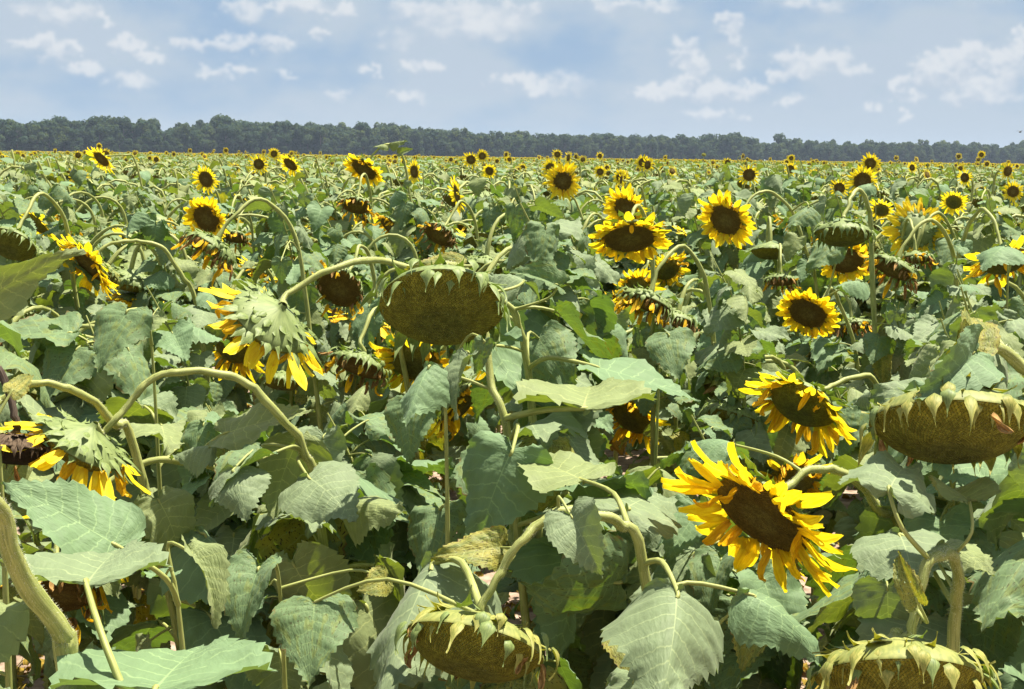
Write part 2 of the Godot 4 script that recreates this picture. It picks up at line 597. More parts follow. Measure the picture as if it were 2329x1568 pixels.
# kind: yellow, messy, wilt, seed, green_seed, dead
func add_head(plant: Node3D, where: Vector3, n: Vector3, radius: float, kind: String, single: bool, g: RandomNumberGenerator, share := 1.0, long := 1.0, fold := 0.0) -> MeshInstance3D:
	var pale := kind == "seed"
	var dead := kind == "dead"
	var head := obj("flower_head", back_meshes["bract_dead" if dead else ("back_pale" if pale else "back")], plant, Transform3D(look(n, Vector3.UP) * Basis(Vector3.BACK, g.randf() * TAU) * Basis.from_scale(Vector3(1, 1, 1) * radius), where))
	obj("disc", disc_meshes["disc_dead" if dead else ("disc_dark" if kind in ["yellow", "wilt"] else "disc_seed")], head)
	var pk := []
	var np := 0
	match kind:
		"yellow":
			pk = ["petal", "petal", "petal", "petal", "petal", "petal_wilted"]
			np = 62
		"messy":
			pk = ["petal", "petal_wilted", "petal_wilted", "petal"]
			np = 42
		"wilt":
			pk = ["petal_wilted", "petal_dry", "petal_dry"]
			np = 30
		"seed":
			pk = ["petal_dry"]
			np = 5
		"dead":
			pk = ["petal_dry"]
			np = 0
	if not single:
		if np > 6:
			obj("petals", ring_meshes["%s %d" % [pk[0], g.randi() % 3]], head).set_meta("kind", "stuff")
		obj("bracts", ring_meshes["%s %d" % ["bract_pale" if pale else "bract", g.randi() % 3]], head).set_meta("kind", "stuff")
		return head
	np = int(np * share)
	for i in np:
		var list: Array = petal_meshes[pk[g.randi() % pk.size()]]
		var a := TAU * (i + g.randf_range(-0.45, 0.45)) / maxi(np, 1) + (0.0 if i % 2 == 0 else 0.05)
		var b := Basis(Vector3.BACK, a) * Basis(Vector3.UP, g.randf_range(-0.18, 0.12)) * Basis.from_scale(Vector3(1, 1, 1) * g.randf_range(0.85, 1.14) * Vector3(1, 1, 1))
		b = b * Basis(Vector3(long, 0, 0), Vector3(0, 1, 0), Vector3(0, 0, long))
		obj("petal", list[g.randi() % list.size()], head, Transform3D(Basis(), Vector3(0, 0, 0.015 * (i % 3))) * Transform3D(Basis(Vector3.BACK, a), Vector3.ZERO) * Transform3D(Basis(Vector3.UP, -fold * g.randf_range(0.6, 1.3)), Vector3(0.93, 0, 0)) * Transform3D(Basis(Vector3.BACK, -a) * b, Vector3(-0.93 * long, 0, 0)))
	var bk := "bract_dead" if dead else ("bract_pale" if pale else ("bract_green" if kind in ["green_seed", "wilt"] else "bract"))
	var hooked := bk != "bract"
	for layer in 4:
		var nb: int = ([26, 22, 26, 16] if hooked else [20, 14, 18, 9])[layer]
		for i in nb:
			var bk2: String = "bract_green" if pale and g.randf() < 0.3 else bk
			var list: Array = bract_meshes[bk2 if layer < 2 else bk2 + "_scale"]
			var a := TAU * (i + g.randf_range(-0.4, 0.4) + 0.5 * layer) / nb
			var b := Basis(Vector3.BACK, a) * Basis(Vector3.UP, g.randf_range(-0.15, 0.15)) * Basis.from_scale(Vector3(1, 1, 1) * [1.0, 0.93, 1.0, 0.78][layer] * g.randf_range(0.82, 1.12))
			obj("bract", list[g.randi() % list.size()], head, Transform3D(b, Vector3(0, 0, [0.0, -0.08, 0.0, -0.15][layer])))
	return head


# ---------- one sunflower ----------

func is_blocked(p: Vector3, size: float, shared := 0.28) -> bool:
	var q := seen_at(p)
	var r := size / q.z * F * shared
	for c in clear:
		if c[3] > q.z - 0.04 and absf(c[0] - q.x) < c[2] + r and absf(c[1] - q.y) < c[2] + r:
			if Vector2(c[0] - q.x, c[1] - q.y).length() < c[2] + r:
				return true
	return false


func add_stem(plant: Node3D, path: PackedVector3Array, r0: float, r1: float, m: Material, sides := 8, hairy := false) -> void:
	var radii := PackedFloat32Array()
	var k := path.size()
	for i in k:
		var s := float(i) / (k - 1)
		var r := lerpf(r0, r1, pow(s, 0.8))
		if i >= k - 3:
			r *= 1.0 + 0.22 * (i - k + 4)
		radii.append(r * (1.0 + 0.05 * sin(i * 0.9) + 0.05 * sin(i * 2.1 + r0 * 900.0)))
	var b := MB.new()
	b.tube(path, radii, sides, 0.035)
	var stem := obj("stem", b.mesh(m), plant)
	if hairy:
		var g := RandomNumberGenerator.new()
		g.seed = k * 13
		var hb := MB.new()
		for i in 2600:
			var f := g.randf() * (k - 1.001)
			var c := int(f)
			var p := path[c].lerp(path[c + 1], f - c)
			var t := (path[c + 1] - path[c]).normalized()
			var out := t.cross(Vector3(g.randfn(), g.randfn(), g.randfn())).normalized()
			var q := p + out * radii[c] * 0.97
			var e := q + (out + t * g.randf_range(-0.5, 0.5)) * g.randf_range(0.0015, 0.0042)
			var w := t.cross(out) * 0.00022
			var at0 := hb.v.size()
			for w0 in [q - w, q + w, e]:
				hb.v.append(w0)
				hb.n.append(out)
				hb.uv.append(Vector2.ZERO)
				hb.idx.append(at0)
				at0 += 1
		obj("hairs", hb.mesh(M.hair), stem).set_meta("kind", "stuff")


func along(path: PackedVector3Array, s: float) -> Vector3:
	var total := 0.0
	for i in path.size() - 1:
		total += path[i].distance_to(path[i + 1])
	var left := total * s
	for i in path.size() - 1:
		var d := path[i].distance_to(path[i + 1])
		if d >= left:
			return path[i].lerp(path[i + 1], left / maxf(d, 1e-6))
		left -= d
	return path[path.size() - 1]


func add_leaves(plant: Node3D, path: PackedVector3Array, g: RandomNumberGenerator, count: int, size: float, from := 0.30, to := 0.90, depth_guard := true) -> void:
	# path is in the plant's own axes
	var a := g.randf() * TAU
	var origin := plant.position
	for i in count:
		var s := lerpf(from, to, pow((i + g.randf_range(0.1, 0.9)) / count, 0.75))
		if i == count - 1:
			s = to + g.randf_range(0.03, 0.12)
		var p := along(path, minf(s, 0.95))
		a += 2.4 + g.randf_range(-0.5, 0.5)
		var l := size * (0.66 + 0.44 * sin(PI * clampf(1.1 - s, 0.0, 1.0))) * g.randf_range(0.72, 1.2)
		if s > to:
			l *= 0.5
		var v := g.randi() % blades.size()
		var out := Vector3(cos(a), 0, sin(a))
		if depth_guard and is_blocked(origin + p + out * l * 0.75 + Vector3(0, l * 0.2, 0), l):
			continue
		var mk := "leaf_%d" % (g.randi() % 4)
		if s < 0.55 and g.randf() < 0.12:
			mk = "leaf_sick"
		if s < 0.30 and g.randf() < 0.5:
			mk = "leaf_dry"
		var basis := look(out, Vector3.UP) * Basis(Vector3.BACK, g.randf_range(-0.45, 0.45)) * Basis(Vector3.RIGHT, g.randf_range(-0.25, 0.75) + (0.4 if s < 0.4 else 0.0))
		obj("leaf", leaf_meshes["%d %s" % [v, mk]], plant, Transform3D(basis * Basis.from_scale(Vector3(g.randf_range(0.85, 1.1), 1, 1) * l), p))


func arch_path(height: float, lean: Vector3, towards: Vector3, bent: float, reach: float) -> PackedVector3Array:
	# from the ground up; the last stretch turns over towards "towards" until it points "bent" radians from straight up
	var out := PackedVector3Array([Vector3.ZERO])
	var rise := height - reach * (0.55 if bent > 1.6 else 0.75)
	var n := 7
	for i in range(1, n + 1):
		var s := float(i) / n
		out.append(Vector3(0, rise * s, 0) + lean * s * s)
	var p := out[n]
	var steps := 11
	for i in range(1, steps + 1):
		var s := float(i) / steps
		var th := bent * smoothstep(0.0, 1.0, s * 0.98)
		p += (Vector3.UP * cos(th) + towards * sin(th)) * reach * 1.55 / steps
		out.append(p)
	return out


func shift(path: PackedVector3Array, by: Vector3) -> PackedVector3Array:
	var o := PackedVector3Array()
	for p in path:
		o.append(p + by)
	return o


# ---------- the sunflowers that can be told apart in the photograph ----------

func hero(d: Dictionary) -> void:
	var g := RandomNumberGenerator.new()
	g.seed = int(d.c[0]) * 7 + int(d.c[1])
	var radius: float = d.get("r", 0.1)
	var depth: float = 2.0 * radius * F / d.w
	var n := Vector3(d.n[0], d.n[1], d.n[2]).normalized()
	var c := at(d.c[0], d.c[1], depth)
	var attach := c - n * radius * 0.56
	var pts := [attach]
	if d.has("s"):
		for q in d.s:
			pts.append(at(q[0], q[1], depth + q[2]))
	else:
		var back := Vector3(-n.x, 0, -n.z)
		back = back.normalized() if back.length() > 0.1 else Vector3.RIGHT
		var k := radius / 0.1
		if n.y < -0.25:
			pts.append(attach - n * 0.10 * k)
			pts.append(attach + back * 0.17 * k + Vector3.UP * (0.09 + 0.05 * -n.y))
			pts.append(attach + back * 0.30 * k + Vector3.UP * 0.03)
			pts.append(attach + back * 0.37 * k - Vector3.UP * 0.25)
		else:
			pts.append(attach - n * 0.05)
			pts.append(attach - n * 0.085 - Vector3.UP * 0.07)
			pts.append(attach - n * 0.10 - Vector3.UP * 0.3)
	var last: Vector3 = pts[pts.size() - 1]
	var before: Vector3 = pts[pts.size() - 2]
	var drift := (last - before).normalized()
	var base := Vector3(last.x + drift.x * 0.3 + g.randf_range(-0.03, 0.03), 0, last.z + drift.z * 0.3)
	pts.append(last.lerp(base, 0.45) + Vector3(drift.x * 0.06, 0, 0))
	pts.append(base)
	pts.reverse()
	var path := spline(pts, 5)
	var plant := top("sunflower")
	plant.position = base
	for i in range(2, path.size() - 4):
		path[i] += Vector3(nz.get_noise_2d(i * 0.16, d.c[0]), nz.get_noise_2d(i * 0.16, d.c[1] + 50.0), nz.get_noise_2d(i * 0.16, d.c[0] + 90.0)) * 0.008
	var own := shift(path, -base)
	var dead: bool = d.k == "dead"
	var thick: float = d.get("thick", 1.0)
	add_stem(plant, own, 0.0104 * thick, 0.0056 * thick, M.stem_dead if dead else M.stem, 10, depth < 3.4 and not dead)
	add_head(plant, c - base, n, radius, d.k, depth < 10.5, g, d.get("share", 1.0), d.get("long", 1.0), d.get("fold", 0.0))
	tag(plant, d.t, "sunflower", "sunflowers in the field")
	n_plants += 1
	hero_stems.append({node = plant, path = path, depth = depth, n = d.get("leaves", 24), g = g})
	var reach: float = d.w * (0.68 if d.k == "yellow" else 0.52)
	clear.append([d.c[0], d.c[1], reach, depth])
	for i in range(int(path.size() * 0.55), path.size(), 2):
		var q := seen_at(path[i])
		if d.has("s"):
			clear.append([q.x, q.y, 0.014 / q.z * F, q.z])
	if d.has("lm"):
		landmarks.append({x = d.c[0], y = d.c[1], depth = depth, words = d.lm})


func hero_leaf(bx: float, by: float, bd: float, tx: float, ty: float, td: float, up: Vector3, wide: float, v: int, mk: String) -> void:
	var b := at(bx, by, bd)
	var t := at(tx, ty, td)
	var l := b.distance_to(t)
	# the nearest stem in reach carries it
	var best := {}
	var best_p := Vector3.ZERO
	var best_d := 0.34
	for h in hero_stems:
		var path: PackedVector3Array = h.path
		for i in range(4, path.size() - 2):
			var dd := path[i].distance_to(b) + maxf(0.0, path[i].y - b.y) * 0.7
			if dd < best_d:
				best_d = dd
				best = h
				best_p = path[i]
	if best.is_empty():
		var away := (b - t)
		away.y = 0
		away = away.normalized() if away.length() > 0.05 else Vector3(0, 0, -1)
		var stem_top := b + away * 0.06 + Vector3(0, -0.10, -0.06)
		var base := Vector3(stem_top.x + away.x * 0.05, 0, stem_top.z - 0.08)
		var path := spline([base, base.lerp(stem_top, 0.5), stem_top, stem_top + Vector3(-0.02, 0.035, 0)], 6)
		var plant := top("sunflower")
		plant.position = base
		add_stem(plant, shift(path, -base), 0.010, 0.0006, M.stem)
		best = {node = plant, path = path, depth = bd, n = 9, g = RandomNumberGenerator.new(), loose = true}
		best.g.seed = int(bx * 3 + by)
		hero_stems.append(best)
		best_p = stem_top
		n_plants += 1
		generic.append({node = plant, x = (bx + tx) / 2, y = (by + ty) / 2, depth = bd, kind = "leafy"})
	var z := (t - b).normalized()
	var bas := look(z, up)
	var leaf := obj("leaf", blades[v].mesh(M[mk]), best.node, Transform3D(Basis(bas.x * l * wide, bas.y * l, bas.z * l), b - best.node.position))
	# the petiole hangs from the leaf in the leaf's own axes
	var inv := leaf.transform.affine_inverse()
	var from: Vector3 = best_p - best.node.position
	var to: Vector3 = b - best.node.position
	var mid := from.lerp(to, 0.55) + Vector3(0, 0.25 * from.distance_to(to) * 0.3, 0) - z * 0.03
	var pts := spline([from, mid, to, to + z * l * 0.07 - bas.y * 0.002], 4)
	var radii := PackedFloat32Array()
	for i in pts.size():
		radii.append(lerpf(0.0058, 0.0030, float(i) / pts.size()) * clampf(l / 0.22, 0.5, 1.3))
	var q := MB.new()
	q.tube(pts, radii, 6)
	for i in q.v.size():
		q.v[i] = inv * q.v[i]
		q.n[i] = (leaf.transform.basis.transposed() * q.n[i]).normalized()
	obj("petiole", q.mesh(M.stem), leaf)
	var steps := 3
	for i in steps:
		var c := seen_at(b.lerp(t, (i + 0.5) / steps))
		clear.append([c.x, c.y, l * 0.26 / c.z * F, c.z])


func dress_heroes() -> void:
	for h in hero_stems:
		var plant: Node3D = h.node
		var g: RandomNumberGenerator = h.g
		add_leaves(plant, shift(h.path, -plant.position), g, h.n, g.randf_range(0.16, 0.21) * (0.75 if h.depth > 4.2 else 1.0), 0.25, 0.95 if h.has("loose") else 0.70)


func fill_plants(limit: int) -> void:
	var g := RandomNumberGenerator.new()
	g.seed = 77
	var d := 1.75
	while d < 16.0 and n_plants < limit:
		var cell := 0.33 if d < 4.5 else 0.44
		var half := d * (W / 2 / F) + 0.02
		var cols := int(ceil(2.0 * half / cell))
		for i in cols:
			var x := -half + (i + 0.5 + g.randf_range(-0.42, 0.42)) * 2.0 * half / cols
			var z := -d - g.randf_range(-0.5, 0.5) * cell
			var base := Vector3(x, 0, z)
			if hero_stems.any(func(h): return Vector2(h.node.position.x - x, h.node.position.z - z).length() < 0.16):
				continue
			var kind := "seed"
			var roll := g.randf()
			if roll < 0.10: kind = "messy"
			elif roll < 0.28: kind = "wilt"
			elif roll < 0.46: kind = "green_seed"
			elif roll < 0.82: kind = "leafy"
			if d < 4.6: kind = "leafy"
			var towards := Vector3(-0.85, 0, 0.45).normalized().rotated(Vector3.UP, g.randfn() * 0.5)
			var height := g.randf_range(1.18, 1.42)
			var bent := g.randf_range(2.2, 2.95)
			var reach := g.randf_range(0.22, 0.36)
			if kind == "yellow": bent = g.randf_range(1.5, 2.1)
			if kind == "leafy": bent = 0.5
			var radius := g.randf_range(0.075, 0.105)
			var lean := Vector3(g.randf_range(-0.06, 0.06), 0, g.randf_range(-0.06, 0.06))
			var path := PackedVector3Array()
			var ok := false
			for attempt in 6:
				path = shift(arch_path(height, lean, towards, bent, reach), base)
				ok = true
				for k in range(4, path.size()):
					if is_blocked(path[k], 0.05, 1.0):
						ok = false
						break
				if ok and kind != "leafy" and is_blocked(path[path.size() - 1], radius * 2.2, 0.6):
					ok = false
				if ok:
					break
				height -= 0.09
			if not ok:
				continue
			var plant := top("sunflower")
			plant.position = base
			var own := shift(path, -base)
			add_stem(plant, own, g.randf_range(0.010, 0.013), 0.0012 if kind == "leafy" else 0.0070, M.stem, 7)
			var e := path[path.size() - 1]
			var n := (e - path[path.size() - 2]).normalized()
			var c := e + n * radius * 0.55
			if kind != "leafy":
				add_head(plant, c - base, n, radius, kind, d < 7.5, g, 0.9)
			add_leaves(plant, own, g, 36, g.randf_range(0.15, 0.205) if d < 4.2 else g.randf_range(0.118, 0.158), 0.26, 0.97 if kind == "leafy" else 0.74)
			var q := seen_at(c)
			generic.append({node = plant, x = q.x, y = q.y, depth = q.z, kind = kind})
			n_plants += 1
		d += cell * 0.9
	fill_end = d


# Each of the others is named by what it carries and by the landmark flower it stands closest to.
func label_the_rest() -> void:
	var words := {seed = "nodding seed head with pale bracts", green_seed = "nodding seed head with green bracts", messy = "nodding sunflower with ragged yellow petals", wilt = "nodding sunflower with brown shrivelled petals", yellow = "sunflower with full yellow petals", leafy = "leafy sunflower stalk without flower"}
	var order := ["first", "second", "third", "fourth", "fifth", "sixth", "seventh", "eighth", "ninth", "tenth", "eleventh", "twelfth"]
	var buckets := {}
	for o in generic:
		var best := {}
		var bd := 1e9
		for l in landmarks:
			var d := Vector2(l.x - o.x, (l.y - o.y) * 1.2).length()
			if d < bd:
				bd = d
				best = l
		var dx: float = o.x - best.x
		var dy: float = o.y - best.y
		var rel := ""
		if absf(dx) > absf(dy):
			rel = "right of" if dx > 0 else "left of"
		else:
			rel = "below" if dy > 0 else "above"
		var key := "%s|%s|%s" % [o.kind, rel, best.words]
		if not buckets.has(key):
			buckets[key] = []
		buckets[key].append([bd, o, words[o.kind], rel, best.words])
	for key in buckets:
		var list: Array = buckets[key]
		list.sort_custom(func(a, b): return a[0] < b[0])
		for i in list.size():
			var e: Array = list[i]
			var which: String = ", " if list.size() == 1 else ", " + order[mini(i, 11)] + " "
			tag(e[1].node, "%s%s%s the %s" % [e[2], which, e[3], e[4]], "sunflower", "sunflowers in the field")


func heroes() -> void:
	# c: centre in the picture, w: breadth of the disc in the picture, r: its radius in metres, n: where it faces (right, up, towards the viewer), k: state, s: where its stem runs
	for d in [
		{c = [1005, 698], w = 285, r = 0.115, n = [0.0, -0.75, 0.66], k = "green_seed", s = [[1015, 600, 0.16], [1085, 640, 0.28], [1112, 860, 0.25], [1155, 1010, 0.22]], lm = "broadest seed head", t = "sunflower bowing the broadest bare seed head, bracts hooked over its upper rim"},
		{fold = 0.4, c = [612, 735], w = 195, r = 0.085, n = [-0.60, -0.74, -0.28], k = "messy", s = [[652, 672, 0.02], [735, 622, 0.05], [822, 592, 0.1], [905, 604, 0.2], [1130, 680, 0.3], [1182, 760, 0.35], [1208, 890, 0.38]], lm = "flower showing its back", t = "sunflower showing its green back and shaggy yellow petals below a long pale neck"},
		{c = [772, 655], w = 112, r = 0.09, n = [-0.25, -0.55, 0.8], k = "wilt", share = 0.5, lm = "head beneath the pale neck", t = "sunflower with small dark seed head and orange petals beneath the long pale neck"},
		{c = [815, 835], w = 135, r = 0.09, n = [-0.3, -0.84, 0.42], k = "wilt", s = [[822, 770, 0.02], [860, 700, 0.1], [900, 740, 0.2]], share = 0.7, t = "sunflower with slanting brown head fringed by dry petals under the broadest seed head"},
		{c = [945, 822], w = 120, r = 0.085, n = [-0.2, -0.55, 0.8], k = "messy", lm = "ragged yellow flower", t = "sunflower with ragged golden petals tucked right under the broadest seed head"},
		{c = [1045, 915], w = 120, r = 0.085, n = [0.75, -0.6, 0.25], k = "messy", t = "sunflower with drooping yellow petals behind folded dark leaves below the broadest seed head"},
		{c = [640, 868], w = 95, r = 0.08, n = [-0.1, -0.93, 0.3], k = "green_seed", s = [[652, 825, 0.02], [690, 800, 0.1], [720, 900, 0.15]], t = "sunflower with small flat seed head crowned by pale bracts above the arching stem"},
		{fold = 0.45, c = [185, 1015], w = 200, r = 0.08, n = [-0.50, -0.84, 0.02], k = "messy", s = [[238, 990, 0.03], [268, 945, 0.03], [310, 895, 0.05], [365, 858, 0.06], [430, 842, 0.08], [500, 848, 0.1], [575, 885, 0.12], [640, 950, 0.15], [690, 1030, 0.2], [720, 1110, 0.25]], lm = "yellow head under the arch", t = "sunflower whose stem makes a tall arch down to a yellow head on the left"},
		{fold = 0.6, c = [205, 1175], w = 190, r = 0.085, n = [-0.55, -0.75, 0.3], k = "messy", s = [[250, 1098, 0.03], [340, 1052, 0.05], [455, 1052, 0.06], [560, 1098, 0.08], [640, 1165, 0.1], [700, 1250, 0.12], [760, 1390, 0.12], [805, 1490, 0.12]], thick = 1.15, lm = "low arching stem", t = "sunflower with low thick arching stem, its yellow head sunk behind broad pale leaves"},
		{c = [-60, 985], w = 220, r = 0.09, n = [-0.6, -0.75, 0.2], k = "seed", s = [[5, 905, 0.02], [60, 878, 0.04], [130, 873, 0.06], [200, 905, 0.1], [260, 965, 0.15], [305, 1020, 0.2]], t = "sunflower with pale stem arching out of the picture beside the blackened head"},
		{c = [30, 1024], w = 165, r = 0.065, n = [-0.05, -0.93, 0.32], k = "dead", s = [[42, 965, 0.01], [25, 910, 0.02], [-5, 840, 0.04], [-60, 900, 0.1]], leaves = 0, lm = "blackened dead head", t = "dead sunflower with blackened head and dark withered stem"},
		{long = 0.75, c = [200, 600], w = 108, r = 0.085, n = [-0.58, -0.56, 0.52], k = "yellow", s = [[232, 566, 0.03], [270, 550, 0.05], [320, 550, 0.08], [375, 570, 0.1], [415, 630, 0.15], [445, 690, 0.2]], lm = "tilted dark oval face", t = "sunflower with tilted dark oval face and yellow petals under a thin arch on the left"},
		{c = [25, 555], w = 120, r = 0.09, n = [-0.2, -0.75, 0.6], k = "green_seed", lm = "left-edge seed head", t = "sunflower with dark seed head cut off by the left edge above a glowing leaf"},
		{long = 0.7, c = [470, 497], w = 74, r = 0.085, n = [-0.35, -0.42, 0.8], k = "yellow", s = [[494, 522, 0.1], [520, 500, 0.15], [560, 489, 0.2], [615, 500, 0.25], [655, 535, 0.3], [690, 595, 0.4]], lm = "bright ruffled flower", t = "sunflower with bright ruffled petals just above a withered orange head"},
		{c = [478, 566], w = 120, r = 0.09, n = [-0.50, -0.80, 0.34], k = "wilt", lm = "withered orange head", t = "sunflower with long slanting head of withered orange petals and green bracts"},
		{c = [535, 540], w = 60, r = 0.08, n = [-0.1, -0.85, 0.5], k = "wilt", t = "sunflower with small shrivelled brown head behind the withered orange head"},
		{long = 0.6, c = [828, 385], w = 66, r = 0.085, n = [-0.40, -0.68, 0.55], k = "yellow", s = [[842, 362, 0.02], [862, 338, 0.03], [885, 328, 0.05], [905, 340, 0.08], [920, 375, 0.1], [930, 430, 0.12], [945, 500, 0.15], [968, 570, 0.2]], lm = "tall hooked sunflower", t = "tall sunflower hooked over against the dark wood with leaves on its crook"},
		{c = [942, 391], w = 30, r = 0.07, n = [-0.75, -0.1, 0.65], k = "yellow", t = "small yellow sunflower turned sideways behind the tall hooked stem"},
		{c = [810, 468], w = 70, r = 0.085, n = [-0.1, -0.8, 0.55], k = "wilt", share = 0.6, t = "sunflower with brown seed head below the tall hooked flower"},
		{c = [1000, 535], w = 80, r = 0.085, n = [-0.4, -0.7, 0.6], k = "wilt", lm = "rusty shrivelled head", t = "sunflower with rusty shrivelled head between the hooked stem and broadest seed head"},
		{c = [1040, 445], w = 50, r = 0.08, n = [-0.9, -0.25, 0.25], k = "yellow", t = "sunflower seen edge on with dark face and narrow strip of yellow petals"},
		{c = [1097, 355], w = 17, r = 0.055, n = [-0.15, 0.05, 1.0], k = "yellow", lm = "upright pair before the wood", t = "upper one of two small yellow sunflowers standing up before the wood"},
		{c = [1113, 389], w = 20, r = 0.055, n = [-0.35, -0.25, 0.9], k = "yellow", t = "lower one of two small yellow sunflowers standing up before the wood"},
		{c = [1280, 412], w = 46, r = 0.062, n = [-0.1, 0.0, 1.0], k = "yellow", s = [[1292, 440, 0.07], [1312, 462, 0.08], [1335, 545, 0.08]], lm = "largest upright sunflower", t = "largest upright sunflower with round brown face and long bright petals"},
		{c = [1252, 382], w = 22, r = 0.06, n = [-0.2, 0.0, 1.0], k = "yellow", t = "small yellow sunflower peeping over the largest upright sunflower"},
		{c = [1365, 391], w = 16, r = 0.055, n = [-0.1, 0.0, 1.0], k = "yellow", t = "smaller round yellow sunflower just right of the largest upright one"},
		{c = [1412, 404], w = 22, r = 0.055, n = [-0.3, -0.15, 0.95], k = "yellow", t = "yellow sunflower with brown face beneath the one that rises before the wood"},
		{c = [1462, 370], w = 20, r = 0.055, n = [-0.1, 0.05, 1.0], k = "yellow", lm = "lone flower before the wood", t = "round yellow sunflower rising alone before the wood right of centre"},
		{c = [1432, 540], w = 128, r = 0.095, n = [0.05, -0.80, 0.58], long = 0.55, k = "yellow", s = [[1440, 490, 0.05], [1452, 470, 0.1], [1475, 510, 0.2], [1484, 620, 0.22], [1484, 750, 0.22]], lm = "wide gold-ringed face", t = "sunflower bending a wide brown face ringed with golden petals towards the viewer"},
		{c = [1425, 475], w = 62, r = 0.08, n = [-0.4, -0.4, 0.8], k = "yellow", t = "yellow sunflower half hidden behind the wide brown face ringed in gold"},
		{long = 0.8, c = [1652, 500], w = 84, r = 0.085, n = [-0.5, -0.42, 0.72], k = "yellow", s = [[1690, 470, 0.1], [1725, 438, 0.15], [1760, 440, 0.2], [1800, 480, 0.22], [1830, 560, 0.25], [1855, 640, 0.3]], lm = "bright flower under an arch", t = "bright yellow sunflower with tilted oval brown face under a slim arch"},
		{c = [1962, 412], w = 40, r = 0.07, n = [-0.1, -0.1, 1.0], k = "yellow", s = [[1968, 430, 0.2], [1975, 470, 0.22], [1985, 540, 0.24]], lm = "leaf-crossed flower", t = "yellow sunflower near the skyline with a leaf lying across its face"},
		{c = [1980, 372], w = 26, r = 0.06, n = [-0.1, 0.0, 1.0], k = "yellow", t = "yellow sunflower rising just above the flower with a leaf across it"},
		{c = [1918, 532], w = 130, r = 0.095, n = [-0.05, -0.95, 0.28], k = "green_seed", s = [[1922, 485, 0.02], [1935, 450, 0.05], [1955, 430, 0.1], [1975, 470, 0.15], [1982, 540, 0.2]], lm = "flat head under a crook", t = "sunflower with flat dark seed head hanging from a pale crook"},
		{c = [2305, 436], w = 27, r = 0.06, n = [-0.1, 0.0, 1.0], k = "yellow", lm = "round yellow right-edge flower", t = "round yellow sunflower facing the viewer near the right edge"},
		{c = [2285, 440], w = 18, r = 0.06, n = [-0.5, 0.0, 0.8], k = "yellow", t = "smaller yellow sunflower tucked behind the round one near the right edge"},
		{long = 0.62, c = [1925, 592], w = 82, r = 0.085, n = [-0.1, -0.58, 0.78], k = "yellow", lm = "flower behind a pointed leaf", t = "yellow sunflower with brown face half covered by a pointed leaf"},
		{long = 0.62, c = [1838, 712], w = 96, r = 0.085, n = [-0.42, -0.58, 0.66], k = "yellow", s = [[1870, 680, 0.08], [1890, 655, 0.12], [1910, 690, 0.2], [1945, 800, 0.25]], lm = "neat oval yellow flower", t = "sunflower with neat short yellow petals round a tilted oval brown face"},
		{c = [1470, 690], w = 120, r = 0.085, n = [-0.35, -0.85, 0.3], k = "wilt", lm = "head behind the straight stem", t = "sunflower with drooping brown fringed head crossed by a straight stem"},
		{c = [1452, 655], w = 70, r = 0.08, n = [-0.3, -0.4, 0.8], k = "messy", t = "sunflower with golden petals peeping out above the brown fringed head"},
		{c = [1518, 612], w = 62, r = 0.08, n = [0.3, -0.5, 0.8], k = "messy", t = "sunflower with golden petals just below the wide brown face ringed in gold"},
		{c = [2085, 525], w = 80, r = 0.085, n = [-0.1, -0.2, -0.97], k = "yellow", s = [[2078, 600, -0.1], [2092, 545, -0.16], [2120, 490, -0.12], [2150, 495, -0.05], [2180, 570, 0.0], [2200, 650, 0.05]], lm = "flower through the crooked stem", t = "sunflower with yellow petals seen from behind through a crooked pale stem"},
		{c = [2285, 592], w = 115, r = 0.09, n = [0.1, -0.80, 0.5], k = "messy", lm = "yellow-fringed right-edge head", t = "sunflower with brown head and yellow fringe below a broad leaf at right edge"},
		{c = [1775, 640], w = 72, r = 0.08, n = [-0.05, -0.9, 0.35], k = "wilt", t = "sunflower with small brown head and dry fringe above the neat oval flower"},
		{c = [2030, 612], w = 110, r = 0.085, n = [-0.45, -0.80, 0.25], k = "wilt", t = "sunflower with slanting green backed withered head right of the leaf covered flower"},
		{c = [2082, 590], w = 78, r = 0.08, n = [0.0, -0.92, 0.3], k = "wilt", t = "sunflower with flat brown head behind the slanting withered head"},
		{c = [1940, 742], w = 78, r = 0.08, n = [0.1, -0.9, 0.35], k = "wilt", t = "sunflower with dry striped brown head touching the neat oval yellow flower"},
		{fold = 0.35, c = [1825, 918], w = 165, r = 0.09, n = [-0.48, -0.68, 0.5], k = "messy", s = [[1885, 885, 0.04], [1930, 862, 0.08], [1985, 862, 0.12], [2010, 930, 0.15], [2030, 1010, 0.18]], lm = "shaggy slanting yellow head", t = "sunflower with shaggy slanting head of crumpled yellow petals above the big bloom"},
		{c = [1440, 948], w = 105, r = 0.085, n = [-0.45, -0.55, 0.65], k = "messy", lm = "golden head behind a leaf", t = "sunflower with golden head half hidden behind a broad spread leaf"},
		{c = [1735, 1172], w = 245, r = 0.098, n = [-0.60, -0.58, 0.52], k = "yellow", s = [[1800, 1098, 0.05], [1850, 1066, 0.08], [1900, 1072, 0.1], [1955, 1105, 0.12], [2005, 1160, 0.15], [2055, 1225, 0.2]], thick = 1.15, lm = "big yellow bloom", t = "sunflower with the biggest yellow bloom, long petals hanging round its slanting brown face"},
		{c = [1800, 1092], w = 120, r = 0.085, n = [0.1, -0.4, 0.5], k = "messy", t = "sunflower with crumpled golden petals showing just behind the big yellow bloom"},
		{c = [2165, 968], w = 365, r = 0.115, n = [-0.07, -0.88, 0.46], k = "seed", s = [[2175, 880, 0.03], [2195, 810, 0.06], [2250, 780, 0.1], [2330, 840, 0.14], [2380, 960, 0.2]], thick = 1.2, lm = "heavy right-edge seed head", t = "sunflower with heavy drooping seed head and pale curled bracts at the right edge"},
